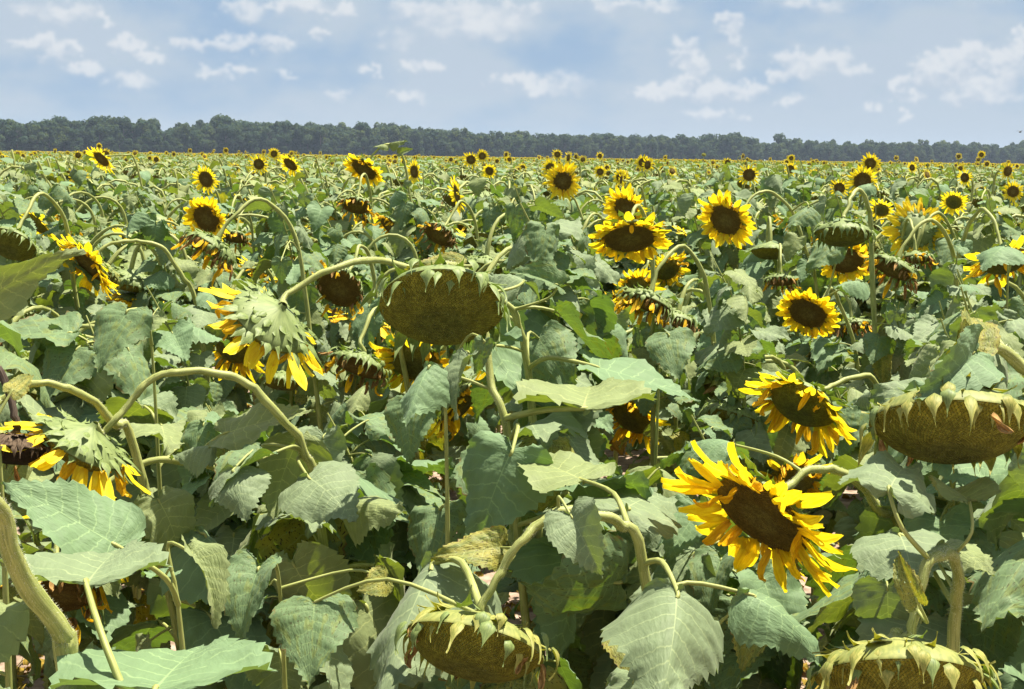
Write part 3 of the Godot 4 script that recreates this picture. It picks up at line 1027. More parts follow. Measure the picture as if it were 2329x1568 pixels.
		{c = [2045, 1545], w = 375, r = 0.11, n = [-0.04, -0.84, 0.54], k = "seed", s = [[2065, 1450, 0.01], [2082, 1370, 0.02], [2108, 1300, 0.03], [2140, 1262, 0.06], [2172, 1275, 0.12], [2180, 1350, 0.2], [2165, 1470, 0.24]], thick = 1.05, lm = "bottom-edge seed head", t = "sunflower with pale bracted seed head cut by the bottom edge"},
		{c = [1080, 1472], w = 320, r = 0.108, n = [-0.20, -0.80, 0.56], k = "seed", s = [[1094, 1395, 0.01], [1122, 1325, 0.02], [1160, 1265, 0.03], [1210, 1205, 0.04], [1275, 1168, 0.06], [1345, 1170, 0.08], [1415, 1195, 0.1], [1460, 1280, 0.13]], thick = 1.0, lm = "spiky hooked seed head", t = "sunflower with spiky pale bracted seed head hanging from a hooked stem, bottom centre"},
		{c = [1160, 1258], w = 195, r = 0.095, n = [-0.1, -0.90, 0.15], k = "seed", t = "sunflower with pale yellowish seed head just behind the hooked stem"},
		{c = [120, 1350], w = 210, r = 0.1, n = [0.1, -0.70, 0.6], k = "wilt", lm = "rusty head under a leaf", t = "sunflower with rusty withered head shaded under a broad pale leaf"},
		{c = [530, 790], w = 95, r = 0.085, n = [-0.3, -0.5, 0.8], k = "messy", t = "sunflower with golden petals in shade beneath the flower showing its green back"},
		{c = [230, 362], w = 42, r = 0.08, n = [-0.45, -0.6, 0.6], k = "yellow", s = [[245, 355, 0.05], [285, 352, 0.1], [310, 375, 0.2]], lm = "far hanging yellow head", t = "distant sunflower with hanging yellow head near the skyline on the left"},
		{c = [225, 332], w = 8, r = 0.055, n = [0, 0, 1], k = "yellow", t = "tiny yellow sunflower standing above the skyline on the left"},
		{c = [623, 350], w = 16, r = 0.06, n = [-0.2, 0, 1], k = "yellow", lm = "far yellow pair", t = "small upright yellow sunflower before the wood, beside a hanging one"},
		{c = [660, 374], w = 36, r = 0.075, n = [-0.45, -0.6, 0.6], k = "yellow", s = [[675, 364, 0.05], [705, 355, 0.1], [725, 380, 0.2]], t = "distant sunflower with hanging yellow head beside a small upright one"},
		{c = [468, 408], w = 38, r = 0.075, n = [-0.35, -0.3, 0.85], k = "yellow", s = [[440, 430, 0.1], [450, 408, 0.12], [470, 396, 0.14], [492, 410, 0.18], [500, 440, 0.2]], lm = "far arch-framed face", t = "sunflower with dark face framed by a thin pale arch in the distance"},
		{c = [2233, 352], w = 11, r = 0.055, n = [-0.1, 0, 1], k = "yellow", lm = "highest right skyline flower", t = "yellow sunflower standing highest above the skyline on the right"},
		{c = [1601, 352], w = 9, r = 0.05, n = [0.0, 0.6, 0.8], k = "green_seed", s = [[1601, 370, 0.0], [1600, 420, 0.0], [1600, 520, 0.0]], t = "thin green stalk with unopened bud standing against the wood"},
		{c = [2170, 460], w = 36, r = 0.075, n = [-0.35, -0.5, 0.8], k = "messy", t = "distant sunflower with ragged yellow petals right of the crooked stem"},
		{c = [2005, 478], w = 34, r = 0.075, n = [-0.35, -0.5, 0.8], k = "messy", t = "distant ragged yellow sunflower below the flower with a leaf across it"},
		{c = [1800, 360], w = 10, r = 0.055, n = [-0.1, 0, 1], k = "yellow", t = "tiny yellow sunflower at the skyline above the slim arch"},
	]:
		hero(d)


func hero_leaves() -> void:
	var up := Vector3(0, 1, 0.15)
	var face := Vector3(0, 0.35, 1)
	# picture place and depth of the leaf base, then of its tip; where its upper side points; breadth; shape; leaf material
	for a in [
		[1327, 930, 2.85, 1340, 862, 3.12, up, 1.1, 11, "leaf_2"], [1345, 832, 3.2, 1600, 895, 3.2, up, 1.0, 10, "leaf_1"], [1166, 1022, 2.75, 1058, 1235, 2.7, Vector3(-0.5, 0.1, 1), 1.1, 8, "leaf_1"],
		[1325, 1092, 2.65, 1172, 1018, 2.8, Vector3(0.2, 1, 0.5), 0.95, 10, "leaf_2"], [1420, 1160, 2.75, 1520, 1085, 2.95, Vector3(0, 1, 0.5), 0.95, 12, "leaf_0"], [1298, 1172, 2.28, 1358, 1292, 2.2, Vector3(-0.3, 0.6, 1), 0.9, 6, "leaf_0"],
		[1410, 1322, 2.75, 1225, 1392, 2.6, Vector3(0, -0.3, 1), 0.95, 8, "leaf_3"], [990, 1280, 2.5, 822, 1555, 2.25, Vector3(-0.5, 0.8, 0.8), 0.75, 4, "leaf_0"], [1140, 1246, 2.5, 985, 1262, 2.45, Vector3(0, 0.6, 1), 0.7, 3, "leaf_sick"],
		[1540, 1345, 2.3, 1535, 1565, 2.1, Vector3(0.1, 0.75, 1), 0.95, 4, "leaf_0"], [1702, 1352, 2.45, 1935, 1448, 2.4, Vector3(0.1, 1, 0.4), 0.8, 2, "leaf_1"], [2046, 1215, 2.35, 2098, 1316, 2.2, Vector3(-0.1, 1, 0.8), 1.15, 12, "leaf_0"],
		[2150, 1238, 2.25, 2268, 1282, 2.15, Vector3(0, 1, 0.5), 0.85, 12, "leaf_2"], [2238, 1382, 2.6, 2255, 1545, 2.5, Vector3(0.1, 0.1, 1), 1.15, 0, "leaf_3"], [2087, 1368, 1.95, 2026, 1246, 1.97, Vector3(-0.6, 0.1, 1), 0.55, 1, "leaf_sick"],
		[2022, 1116, 2.0, 2088, 986, 2.12, Vector3(-0.2, 0.5, 1), 0.95, 8, "leaf_0"], [2206, 1142, 2.1, 2134, 1058, 2.2, up, 1.0, 6, "leaf_2"], [2213, 797, 2.15, 2227, 668, 2.2, Vector3(0, 0, 1), 0.75, 6, "leaf_sick"],
		[2188, 792, 2.15, 2096, 895, 2.05, Vector3(-0.8, -0.3, 0.6), 0.8, 0, "leaf_sick"], [2216, 800, 2.1, 2152, 895, 2.0, Vector3(0.5, 0.3, 1), 0.7, 6, "leaf_1"], [2262, 780, 2.3, 2325, 905, 2.2, Vector3(0.4, 0.5, 1), 0.9, 4, "leaf_0"],
		[1672, 1012, 2.9, 1552, 948, 3.0, Vector3(0.2, 1, 0.3), 0.8, 2, "leaf_1"], [350, 1572, 1.60, 450, 1448, 1.80, Vector3(-0.05, 1, 0.4), 1.35, 11, "leaf_1"], [196, 1330, 1.72, 262, 1232, 1.90, Vector3(0, 1, 0.5), 1.1, 11, "leaf_0"],
		[272, 1246, 1.95, 12, 1085, 1.9, Vector3(0.2, 0.9, 0.6), 0.9, 10, "leaf_1"], [-50, 690, 1.75, 152, 552, 1.85, Vector3(-0.5, 0.35, -0.75), 0.5, 0, "leaf_2"], [700, 1085, 2.85, 815, 1160, 2.75, Vector3(0, 1, 0.7), 1.2, 12, "leaf_0"],
		[797, 1146, 2.9, 905, 1132, 2.8, Vector3(0.1, 0.8, 0.8), 0.95, 4, "leaf_2"], [508, 988, 3.0, 708, 918, 2.95, Vector3(-0.1, 1, 0.45), 0.75, 10, "leaf_2"], [532, 1066, 2.75, 552, 1148, 2.65, Vector3(0, 0.7, 0.8), 1.1, 2, "leaf_0"],
		[594, 1044, 2.8, 455, 1094, 2.7, Vector3(0.2, 1, -0.2), 0.75, 6, "leaf_3"], [487, 1014, 3.0, 374, 1010, 3.05, up, 0.8, 4, "leaf_0"], [292, 705, 3.6, 210, 828, 3.5, Vector3(-0.3, 0, 1), 0.95, 0, "leaf_3"],
		[1050, 607, 2.95, 926, 606, 2.9, Vector3(0, 0.3, 1), 0.6, 0, "leaf_sick"], [1192, 640, 3.1, 1108, 590, 3.2, up, 0.9, 4, "leaf_0"], [1268, 650, 3.2, 1165, 590, 3.15, Vector3(0.3, 0.6, 0.7), 0.6, 6, "leaf_3"],
		[978, 832, 2.6, 910, 938, 2.5, Vector3(-0.5, 0.5, 1), 0.8, 4, "leaf_1"], [1068, 820, 2.6, 994, 930, 2.55, Vector3(-0.8, 0.2, 0.6), 0.7, 6, "leaf_0"], [1100, 775, 2.6, 1082, 862, 2.6, Vector3(0, 0, 1), 0.6, 8, "leaf_3"],
		[930, 912, 3.0, 926, 1052, 2.95, Vector3(-0.2, 0, 1), 0.9, 0, "leaf_3"], [882, 332, 8.75, 852, 322, 8.7, Vector3(0, 1, 0.8), 0.7, 2, "leaf_2"], [888, 326, 8.75, 922, 312, 8.7, Vector3(0, 1, 0.8), 0.7, 4, "leaf_2"], [908, 350, 8.75, 932, 334, 8.7, Vector3(0.3, 0.6, 1), 0.6, 6, "leaf_2"],
		[1985, 420, 11.6, 1940, 425, 11.5, Vector3(0, 0.8, 0.6), 0.8, 2, "leaf_1"], [1840, 470, 6.8, 1790, 500, 6.7, up, 0.9, 4, "leaf_3"], [1900, 552, 6.0, 1840, 602, 5.9, Vector3(-0.3, 0.4, 1), 0.8, 8, "leaf_3"], [1960, 640, 5.8, 1900, 632, 5.7, up, 0.8, 4, "leaf_1"],
		[2290, 560, 4.6, 2235, 572, 4.5, up, 1.3, 2, "leaf_1"], [1520, 760, 3.8, 1545, 850, 3.7, Vector3(0, 0, 1), 1.0, 0, "leaf_3"], [1225, 770, 3.6, 1300, 880, 3.5, Vector3(0, 0.1, 1), 1.0, 8, "leaf_3"], [640, 590, 5.0, 638, 650, 5.0, Vector3(0, 0, 1), 0.9, 0, "leaf_3"],
		[25, 892, 2.3, 82, 838, 2.35, Vector3(-0.2, -0.5, 1), 0.6, 0, "leaf_sick"], [215, 1480, 1.7, 130, 1560, 1.6, up, 0.9, 2, "leaf_0"], [715, 1370, 2.4, 700, 1540, 2.3, Vector3(0, 0.1, 1), 1.1, 0, "leaf_3"], [590, 1290, 2.4, 520, 1440, 2.3, Vector3(-0.3, 0.3, 1), 0.8, 6, "leaf_3"],
		[1722, 1378, 2.7, 1690, 1525, 2.6, Vector3(-0.2, -0.2, 1), 0.75, 10, "leaf_sick"], [1420, 1440, 2.6, 1480, 1545, 2.5, Vector3(0.3, -0.2, 1), 0.8, 12, "leaf_sick"], [878, 1318, 2.5, 815, 1345, 2.45, Vector3(0, 0.2, 1), 0.9, 10, "leaf_sick"],
		[430, 1255, 2.0, 545, 1385, 1.95, Vector3(0.7, 0.5, 0.3), 0.5, 6, "leaf_2"], [1000, 1160, 2.9, 960, 1330, 2.8, Vector3(-0.3, 0.2, 1), 0.9, 8, "leaf_3"],
	]:
		hero_leaf(a[0], a[1], a[2], a[3], a[4], a[5], a[6], a[7], a[8], a[9])
	# the thick stalk close by on the left
	var g := RandomNumberGenerator.new()
	g.seed = 3
	var pts := [at(160, 1560, 1.68), at(140, 1440, 1.66), at(62, 1335, 1.62), at(18, 1240, 1.58), at(0, 1165, 1.56), at(-60, 1110, 1.5)]
	var base := Vector3(pts[0].x + 0.1, 0, pts[0].z - 0.05)
	pts.push_front(base.lerp(pts[0], 0.5))
	pts.push_front(base)
	var path := spline(pts, 4)
	var plant := top("sunflower")
	plant.position = base
	add_stem(plant, shift(path, -base), 0.0145, 0.010, M.stem, 12, true)
	add_leaves(plant, shift(path, -base), g, 5, 0.2, 0.2, 0.5)
	tag(plant, "sunflower with the thickest hairy stalk, leaning in at the lower left corner", "sunflower", "sunflowers in the field")
	n_plants += 1


# ---------- sky ----------

func sky_panorama() -> ImageTexture:
	var SW := 4096
	var SH := 2048
	var half := SH / 2
	var data := PackedByteArray()
	data.resize(SW * (half + 2) * 3)
	var a := FastNoiseLite.new()
	a.seed = 21
	a.noise_type = FastNoiseLite.TYPE_SIMPLEX_SMOOTH
	a.fractal_octaves = 4
	a.fractal_gain = 0.6
	a.frequency = 1.0
	var b := FastNoiseLite.new()
	b.seed = 4
	b.noise_type = FastNoiseLite.TYPE_SIMPLEX_SMOOTH
	b.fractal_octaves = 5
	b.frequency = 1.0
	# heaps of cumulus: [azimuth, elevation, half breadth, half height, strength] in radians; those in view stand where the photograph has them, the rest of the sky gets the same kind
	var heaps := []
	for c in [[2150, 135, 60, 34, 1.0], [2115, 165, 50, 22, 0.9], [2195, 190, 60, 34, 0.85], [2260, 205, 50, 26, 0.8], [2290, 150, 45, 40, 1.0], [2325, 105, 26, 44, 1.0], [1545, 105, 24, 30, 0.8], [1570, 155, 34, 36, 1.0], [1535, 195, 40, 20, 0.95], [1480, 215, 46, 14, 1.0], [1640, 205, 70, 18, 0.8], [1705, 200, 40, 16, 0.8],
		[1815, 145, 46, 36, 0.85], [1765, 170, 18, 14, 0.9], [1900, 138, 44, 20, 0.75], [1945, 155, 30, 12, 0.6], [1650, 45, 24, 30, 0.9], [1668, 80, 18, 22, 0.85], [1682, 130, 14, 36, 0.7], [2050, 185, 20, 18, 0.8], [2065, 215, 24, 14, 0.6], [1990, 240, 18, 7, 0.7], [2052, 267, 22, 8, 0.7], [1790, 232, 24, 8, 0.6], [1630, 258, 50, 9, 0.6], [1690, 262, 20, 8, 0.6],
		[1180, 190, 44, 18, 0.8], [1240, 205, 40, 16, 0.6], [1290, 180, 50, 30, 0.5], [1105, 168, 16, 14, 0.6], [990, 153, 26, 10, 0.85], [930, 145, 30, 12, 0.6], [840, 158, 16, 16, 0.7], [760, 210, 34, 20, 0.5], [930, 215, 40, 12, 0.5], [1080, 45, 110, 34, 0.75], [960, 30, 70, 24, 0.6], [1180, 20, 50, 24, 0.6], [1125, 85, 24, 16, 0.7], [900, 90, 40, 26, 0.45],
		[725, 72, 22, 22, 0.95], [770, 20, 40, 18, 0.8], [660, 12, 60, 14, 0.75], [560, 20, 60, 16, 0.6], [548, 153, 26, 14, 0.9], [480, 170, 30, 10, 0.7], [650, 172, 24, 8, 0.6], [500, 100, 60, 14, 0.8], [430, 98, 36, 14, 0.7], [620, 92, 60, 14, 0.7], [290, 95, 34, 18, 0.9], [330, 120, 36, 14, 0.85], [190, 152, 40, 12, 0.85], [290, 180, 60, 10, 0.5], [70, 88, 34, 14, 0.9], [115, 110, 40, 18, 0.75], [30, 96, 16, 8, 0.85], [165, 105, 14, 10, 0.8], [235, 42, 14, 7, 0.9], [180, 28, 60, 24, 0.55], [60, 20, 60, 18, 0.5], [1390, 8, 60, 10, 0.6], [1500, 6, 40, 8, 0.5], [1850, 10, 70, 12, 0.5]]:
		var d := (at(c[0], c[1], 1.0) - EYE).normalized()
		heaps.append([atan2(d.x, -d.z), asin(d.y), c[2] / F, c[3] / F, c[4]])
	var g := RandomNumberGenerator.new()
	g.seed = 71
	for i in 900:
		var el := asin(pow(g.randf(), 2.0) * 0.98)
		var az := g.randf_range(-PI, PI)
		if absf(az) < 0.38 and el < 0.125:
			continue
		var big := g.randf_range(0.006, 0.018) * (1.0 + 9.0 * sin(el))
		heaps.append([az, el, big * g.randf_range(1.0, 2.2) / maxf(cos(el), 0.15), big * 0.7, g.randf_range(0.5, 1.0)])
	var dens := PackedFloat32Array()
	dens.resize(SW * half)
	for h in heaps:
		for k in 9:
			var t := g.randf() * TAU
			var q := sqrt(g.randf())
			var cx: float = (h[0] + cos(t) * q * h[2] * 0.8) / TAU * SW
			var cy: float = (0.5 - (h[1] + sin(t) * q * h[3] * 0.75) / PI) * SH
			var rr := g.randf_range(0.35, 0.62)
			var rx: float = maxf(h[2] * rr / TAU * SW, 1.3)
			var ry: float = maxf((h[2] * 0.4 + h[3] * 0.6) * rr / PI * SH * 0.75, 1.2)
			ry = minf(ry, rx * 1.5)
			for y in range(maxi(int(cy - ry * 1.6), 0), mini(int(cy + ry * 1.6) + 1, half)):
				for x in range(int(cx - rx * 1.6), int(cx + rx * 1.6) + 1):
					var ex := (x + 0.5 - cx) / rx
					var ey := (y + 0.5 - cy) / ry
					var f := 1.0 - (ex * ex + ey * ey) / 2.4
					if f > 0.0:
						var at_ := y * SW + posmod(x, SW)
						dens[at_] = maxf(dens[at_], f * h[4]) + f * h[4] * 0.10
	var y := 0
	while y < half + 2:
		var el := (0.5 - (y + 0.5) / SH) * PI
		var fine := el < 0.16
		var step := 1 if fine else 4
		var ce := cos(el)
		var up := sin(el)
		var clear_air := Color8(160, 187, 214).lerp(Color8(122, 160, 210), clampf(up * 1.4, 0, 1))
		clear_air = clear_air.lerp(Color8(181, 201, 219), exp(-maxf(el, 0.0) * 26.0))
		var stretch := 1.0 + 1.3 * exp(-el * 3.0)
		var wy := 3.2 if fine else 7.0
		var x := 0
		while x < SW:
			var az := (x + 0.5) / SW * TAU   # the panorama begins straight ahead
			var dx := sin(az) * ce
			var dz := -cos(az) * ce
			var n1 := a.get_noise_3d(dx * 60.0, up * 90.0, dz * 60.0)
			var n2 := a.get_noise_3d(dx * 60.0 + 30.0, up * 90.0, dz * 60.0)
			var veil := smoothstep(-0.6, 0.25, b.get_noise_3d(dx * 7.0, up * 8.0 * stretch, dz * 7.0) + 0.12 * n1)
			var sx := posmod(int(x + n1 * wy * 2.2), SW)
			var sy := clampi(int(y + n2 * wy * 1.6), 4, half - 1)
			var d := dens[sy * SW + sx] * (1.0 + 0.5 * n1)
			var above := dens[(sy - 3) * SW + sx]
			var puff := smoothstep(0.08, 0.85, d)
			var lit := clampf(0.25 + (d - above) * 1.1 + 0.35 * d, 0, 1)
			var c := clear_air.lerp(Color8(192, 206, 219), veil * 0.90)
			c = c.lerp(Color8(192, 205, 219).lerp(Color8(230, 233, 236), lit), puff * 0.76)
			for yy in step:
				if y + yy >= half + 2:
					break
				for xx in step:
					var k := ((y + yy) * SW + x + xx) * 3
					data[k] = c.r8
					data[k + 1] = c.g8
					data[k + 2] = c.b8
			x += step
		y += step
	var row := data.slice(half * SW * 3, (half + 1) * SW * 3)
	for k in half - 2:
		data.append_array(row)
	return tex(SW, SH, data)


# ---------- ground ----------

func make_ground() -> void:
	var n := FastNoiseLite.new()
	n.seed = 8
	n.frequency = 0.02
	n.fractal_octaves = 5
	var t := NoiseTexture2D.new()
	t.width = 512
	t.height = 512
	t.seamless = true
	t.noise = n
	var ramp := Gradient.new()
	ramp.colors = PackedColorArray([lin(0.15, 0.105, 0.075), lin(0.27, 0.20, 0.15), lin(0.37, 0.29, 0.225)])
	ramp.offsets = PackedFloat32Array([0.15, 0.5, 0.9])
	t.color_ramp = ramp
	var h := NoiseTexture2D.new()
	h.width = 512
	h.height = 512
	h.seamless = true
	h.noise = n
	var m := mat("soil", Color.WHITE, 0.95, t, Color.BLACK, 0.2)
	m.uv1_triplanar = true
	m.uv1_world_triplanar = true
	m.uv1_scale = Vector3.ONE * 0.9
	m.normal_enabled = true
	h.as_normal_map = true
	h.bump_strength = 6.0
	m.normal_texture = h
	m.normal_scale = 1.0
	var b := MB.new()
	var rows := []
	var uvs := []
	for i in 2:
		rows.append(PackedVector3Array([Vector3(-2500, 0, 200 - i * 4200), Vector3(2500, 0, 200 - i * 4200)]))
		uvs.append(PackedVector2Array([Vector2(0, i), Vector2(1, i)]))
	b.grid(rows, uvs)
	var o := obj("ground", b.mesh(m), self)
	tag(o, "", "", "", "structure")
	# dry leaf litter between the stalks
	var g := RandomNumberGenerator.new()
	g.seed = 12
	var holder := top("dry_leaf_litter")
	tag(holder, "dry brown leaf and stalk litter lying on the bare soil", "leaf litter", "", "stuff")
	for k in 3:
		var piece := blade(200 + k, 7, 2, 0.6, 1.2 + k, 0.5, 2.5, 0.8, 0.6) if k < 2 else strip(5, 4, 2, 1.4, 0.08, [0.0, 0.1, -0.1], 0.0, 0.4, 0.6)
		var mm := MultiMesh.new()
		mm.transform_format = MultiMesh.TRANSFORM_3D
		mm.mesh = piece.mesh(M.leaf_dry if k < 2 else M.stem_dry)
		mm.instance_count = 2600
		for i in mm.instance_count:
			var d := g.randf_range(1.2, 3.6)
			d = d * d
			var p := Vector3(g.randf_range(-0.42, 0.42) * d, g.randf_range(0.004, 0.02), -d)
			mm.set_instance_transform(i, Transform3D(Basis(Vector3.UP, g.randf() * TAU) * Basis(Vector3.RIGHT, g.randf_range(-0.3, 0.3)) * Basis.from_scale(Vector3.ONE * g.randf_range(0.04, 0.12)), p))
		var o2 := MultiMeshInstance3D.new()
		o2.name = ["curled_leaves", "flat_leaves", "stalk_pieces"][k]
		o2.multimesh = mm
		holder.add_child(o2, true)


# ---------- the rest of the field, too many to tell apart ----------

func field_plant(g: RandomNumberGenerator, kind: String, parts: Dictionary, at_: Transform3D, leaves: int, rows_n: int, height: float) -> void:
	var towards := Vector3(-0.8, 0, 0.5).normalized().rotated(Vector3.UP, g.randfn() * 0.5)
	var bent := g.randf_range(2.25, 2.95)
	var reach := g.randf_range(0.22, 0.36)
	if kind == "yellow":
		towards = Vector3(-0.25, 0, 1).normalized().rotated(Vector3.UP, g.randfn() * 0.5)
		bent = g.randf_range(1.2, 2.0)
		reach = 0.16
	var path := arch_path(height, Vector3(g.randf_range(-0.06, 0.06), 0, g.randf_range(-0.06, 0.06)), towards, bent, reach)
	if kind == "leafy":
		path = arch_path(height, Vector3(0.04, 0, 0.03), towards, 0.4, 0.2)
	var thin := PackedVector3Array()
	for i in range(0, path.size(), 2 if rows_n > 4 else 3):
		thin.append(path[i])
	thin.append(path[path.size() - 1])
	var radii := PackedFloat32Array()
	for i in thin.size():
		radii.append(lerpf(0.015, 0.009, float(i) / thin.size()))
	var st := MB.new()
	st.tube(thin, radii, 5 if rows_n > 4 else 3)
	parts.stem.add(st, at_)
	var a := g.randf() * TAU
	for i in leaves:
		var s := lerpf(0.34, 0.78 if kind != "leafy" else 0.96, (i + 0.5) / leaves)
		a += 2.4
		var p := along(path, s)
		var l := g.randf_range(0.115, 0.17)
		var out := Vector3(cos(a), 0, sin(a))
		var b := blade(g.randi() % 1000, rows_n, 2 if rows_n > 4 else 1, g.randf_range(-0.2, 0.5), g.randf_range(0.2, 1.4), 0.3, 1.2, g.randf_range(-0.4, 0.4))
		var xf := Transform3D(look(out, Vector3.UP) * Basis(Vector3.RIGHT, g.randf_range(0.0, 0.9)) * Basis(Vector3.BACK, g.randf_range(-0.4, 0.4)) * Basis.from_scale(Vector3.ONE * l), p + out * l * 0.4 + Vector3(0, l * 0.3, 0))
		parts[("leaf_%d" % (i % 4)) if g.randf() > 0.06 else "leaf_sick"].add(b, at_ * xf)
	if kind == "leafy":
		return
	var e := path[path.size() - 1]
	var n := (e - path[path.size() - 2]).normalized()
	var radius := g.randf_range(0.042, 0.064) if kind == "yellow" else g.randf_range(0.075, 0.10)
	var hx := at_ * Transform3D(look(n, Vector3.UP) * Basis.from_scale(Vector3.ONE * radius), e + n * radius * 0.55)
	var q := lathe([[0.1, -0.5], [0.66, -0.30], [1.0, -0.03]], 10, false)
	parts.back.add(q, hx)
	parts["disc_dark" if kind == "yellow" else "disc_seed"].add(lathe([[1.0, -0.02], [0.6, 0.14], [0.001, 0.18]], 10, true), hx)
	if kind != "seed":
		parts["petal" if kind != "wilt" else "petal_dry"].add(ring("petal" if kind == "yellow" else ("petal_wilted" if kind == "messy" else "petal_dry"), g.randi() % 50, 18, true, 3, 1), hx)
	if kind != "yellow":
		parts.bract.add(ring("hook", g.randi() % 50, 14, false, 3, 1), hx)


func empty_parts() -> Dictionary:
	var parts := {}
	for k in ["leaf_0", "leaf_1", "leaf_2", "leaf_3", "leaf_sick", "stem", "back", "disc_dark", "disc_seed", "petal", "petal_dry", "bract"]:
		parts[k] = MB.new()
	return parts


func joined(parts: Dictionary) -> ArrayMesh:
	var mesh := ArrayMesh.new()
	for k in parts:
		parts[k].into(mesh, M[k])
	return mesh


func scatter(holder: Node3D, called: String, mesh: Mesh, places: Array, g: RandomNumberGenerator) -> void:
	if places.is_empty():
		return
	var mm := MultiMesh.new()
	mm.transform_format = MultiMesh.TRANSFORM_3D
	mm.use_colors = true
	mm.mesh = mesh
	mm.instance_count = places.size()
	for i in places.size():
		mm.set_instance_transform(i, places[i])
		var f := g.randf_range(0.82, 1.18)
		mm.set_instance_color(i, Color(f * g.randf_range(0.95, 1.1), f, f * g.randf_range(0.85, 1.05)))
	var o := MultiMeshInstance3D.new()
	o.name = called
	o.multimesh = mm
	holder.add_child(o, true)


func make_field(start: float) -> void:
	var g := RandomNumberGenerator.new()
	g.seed = 41
	var holder := top("sunflower_field")
	tag(holder, "mass of sunflowers stretching away to the wood", "sunflowers", "", "stuff")
	var kinds := ["seed", "seed", "seed", "leafy", "leafy", "leafy", "messy", "messy", "wilt", "wilt", "yellow", "yellow", "yellow", "yellow"]
	var tall := []
	var meshes := []
	for k in kinds.size():
		var parts := empty_parts()
		var h := g.randf_range(1.2, 1.4)
		if kinds[k] == "yellow":
			h += 0.10
		tall.append(h)
		field_plant(g, kinds[k], parts, Transform3D(), 23, 9, h)
		meshes.append(joined(parts))
	var places := []
	for k in kinds.size():
		places.append([])
	var d := 1.6
	while d < 110.0:
		var cell := 0.47 if d < 45.0 else 0.56
		var edge := d * (W / 2 / F) + 0.10
		var half := edge + (1.6 if d < start else 1.0)
		var cols := int(2.0 * half / cell)
		for i in cols:
			var x := -half + (i + g.randf()) * 2.0 * half / cols
			if d < start and absf(x) < edge:
				continue
			var p := Vector3(x, 0, -d - g.randf() * cell)
			var far := clampf((d - 12.0) / 30.0, 0, 1)
			var k := g.randi() % 10
			if g.randf() < 0.025 + 0.040 * far:
				k = 10 + g.randi() % 4
			var s := g.randf_range(0.86, 1.08)
			if kinds[k] == "yellow" and d > 20.0 and g.randf() < 0.2:
				s *= g.randf_range(1.03, 1.15)
			var q := p + Vector3(0, tall[k] * s, 0)
			if d < 40.0:
				var tries := 0
				while tries < 4 and (is_blocked(q, 0.2, 0.5) or is_blocked(q + Vector3(-0.2, -0.12, 0), 0.2, 0.5)):
					s -= 0.07
					q = p + Vector3(0, tall[k] * s, 0)
					tries += 1
				if tries == 4:
					continue
			places[k].append(Transform3D(Basis(Vector3.UP, g.randf_range(-0.8, 0.6) if kinds[k] == "yellow" else g.randfn() * 0.55) * Basis.from_scale(Vector3.ONE * s), p))
		d += cell
	for k in kinds.size():
		scatter(holder, "plants", meshes[k], places[k], g)
	# beyond, where plants run together, they stand in patches
	var patch_meshes := []
	for v in 4:
		var parts := empty_parts()
		for i in 24:
			var kind: String = ["seed", "messy", "leafy", "leafy", "yellow", "wilt", "seed", "leafy", "messy"][i % 9]
			var x := Transform3D(Basis(Vector3.UP, g.randf_range(-0.6, 0.6)), Vector3(g.randf_range(-1.2, 1.2), 0, g.randf_range(-1.2, 1.2)))
			field_plant(g, kind, parts, x, 10, 4, g.randf_range(1.12, 1.36) + (0.12 if kind == "yellow" else 0.0))
		patch_meshes.append(joined(parts))
	var spots := [[], [], [], []]
	d = 108.0
	while d < 1150.0:
		var big := 1.0 if d < 260.0 else 2.2
		var cell := 2.2 * big
		var half := d * (W / 2 / F) * 1.06 + 4.0
		var cols := int(2.0 * half / cell)
		for i in cols:
			var x := -half + (i + g.randf()) * 2.0 * half / cols
			if d > tree_depth(x, d) - 22.0:
				continue
			spots[g.randi() % 4].append(Transform3D(Basis(Vector3.UP, g.randf_range(-0.5, 0.5)) * Basis.from_scale(Vector3(big, g.randf_range(0.84, 1.14), big)), Vector3(x, 0, -d - g.randf() * cell)))
		d += cell
	for v in 4:
		scatter(holder, "patches", patch_meshes[v], spots[v], g)


# ---------- the wood ----------

func tree_depth(x: float, d: float) -> float:
	# the wood's edge runs obliquely: nearer on the left, farther on the right
	var s := clampf((x / d + 0.36) / 0.72, -0.2, 1.2)
	return lerpf(740.0, 1120.0, s)


const TOPS := [272, 268, 266, 270, 280, 270, 275, 278, 284, 283, 290, 294, 302, 304, 306, 308, 302, 312, 316, 317, 320, 320, 324, 324]


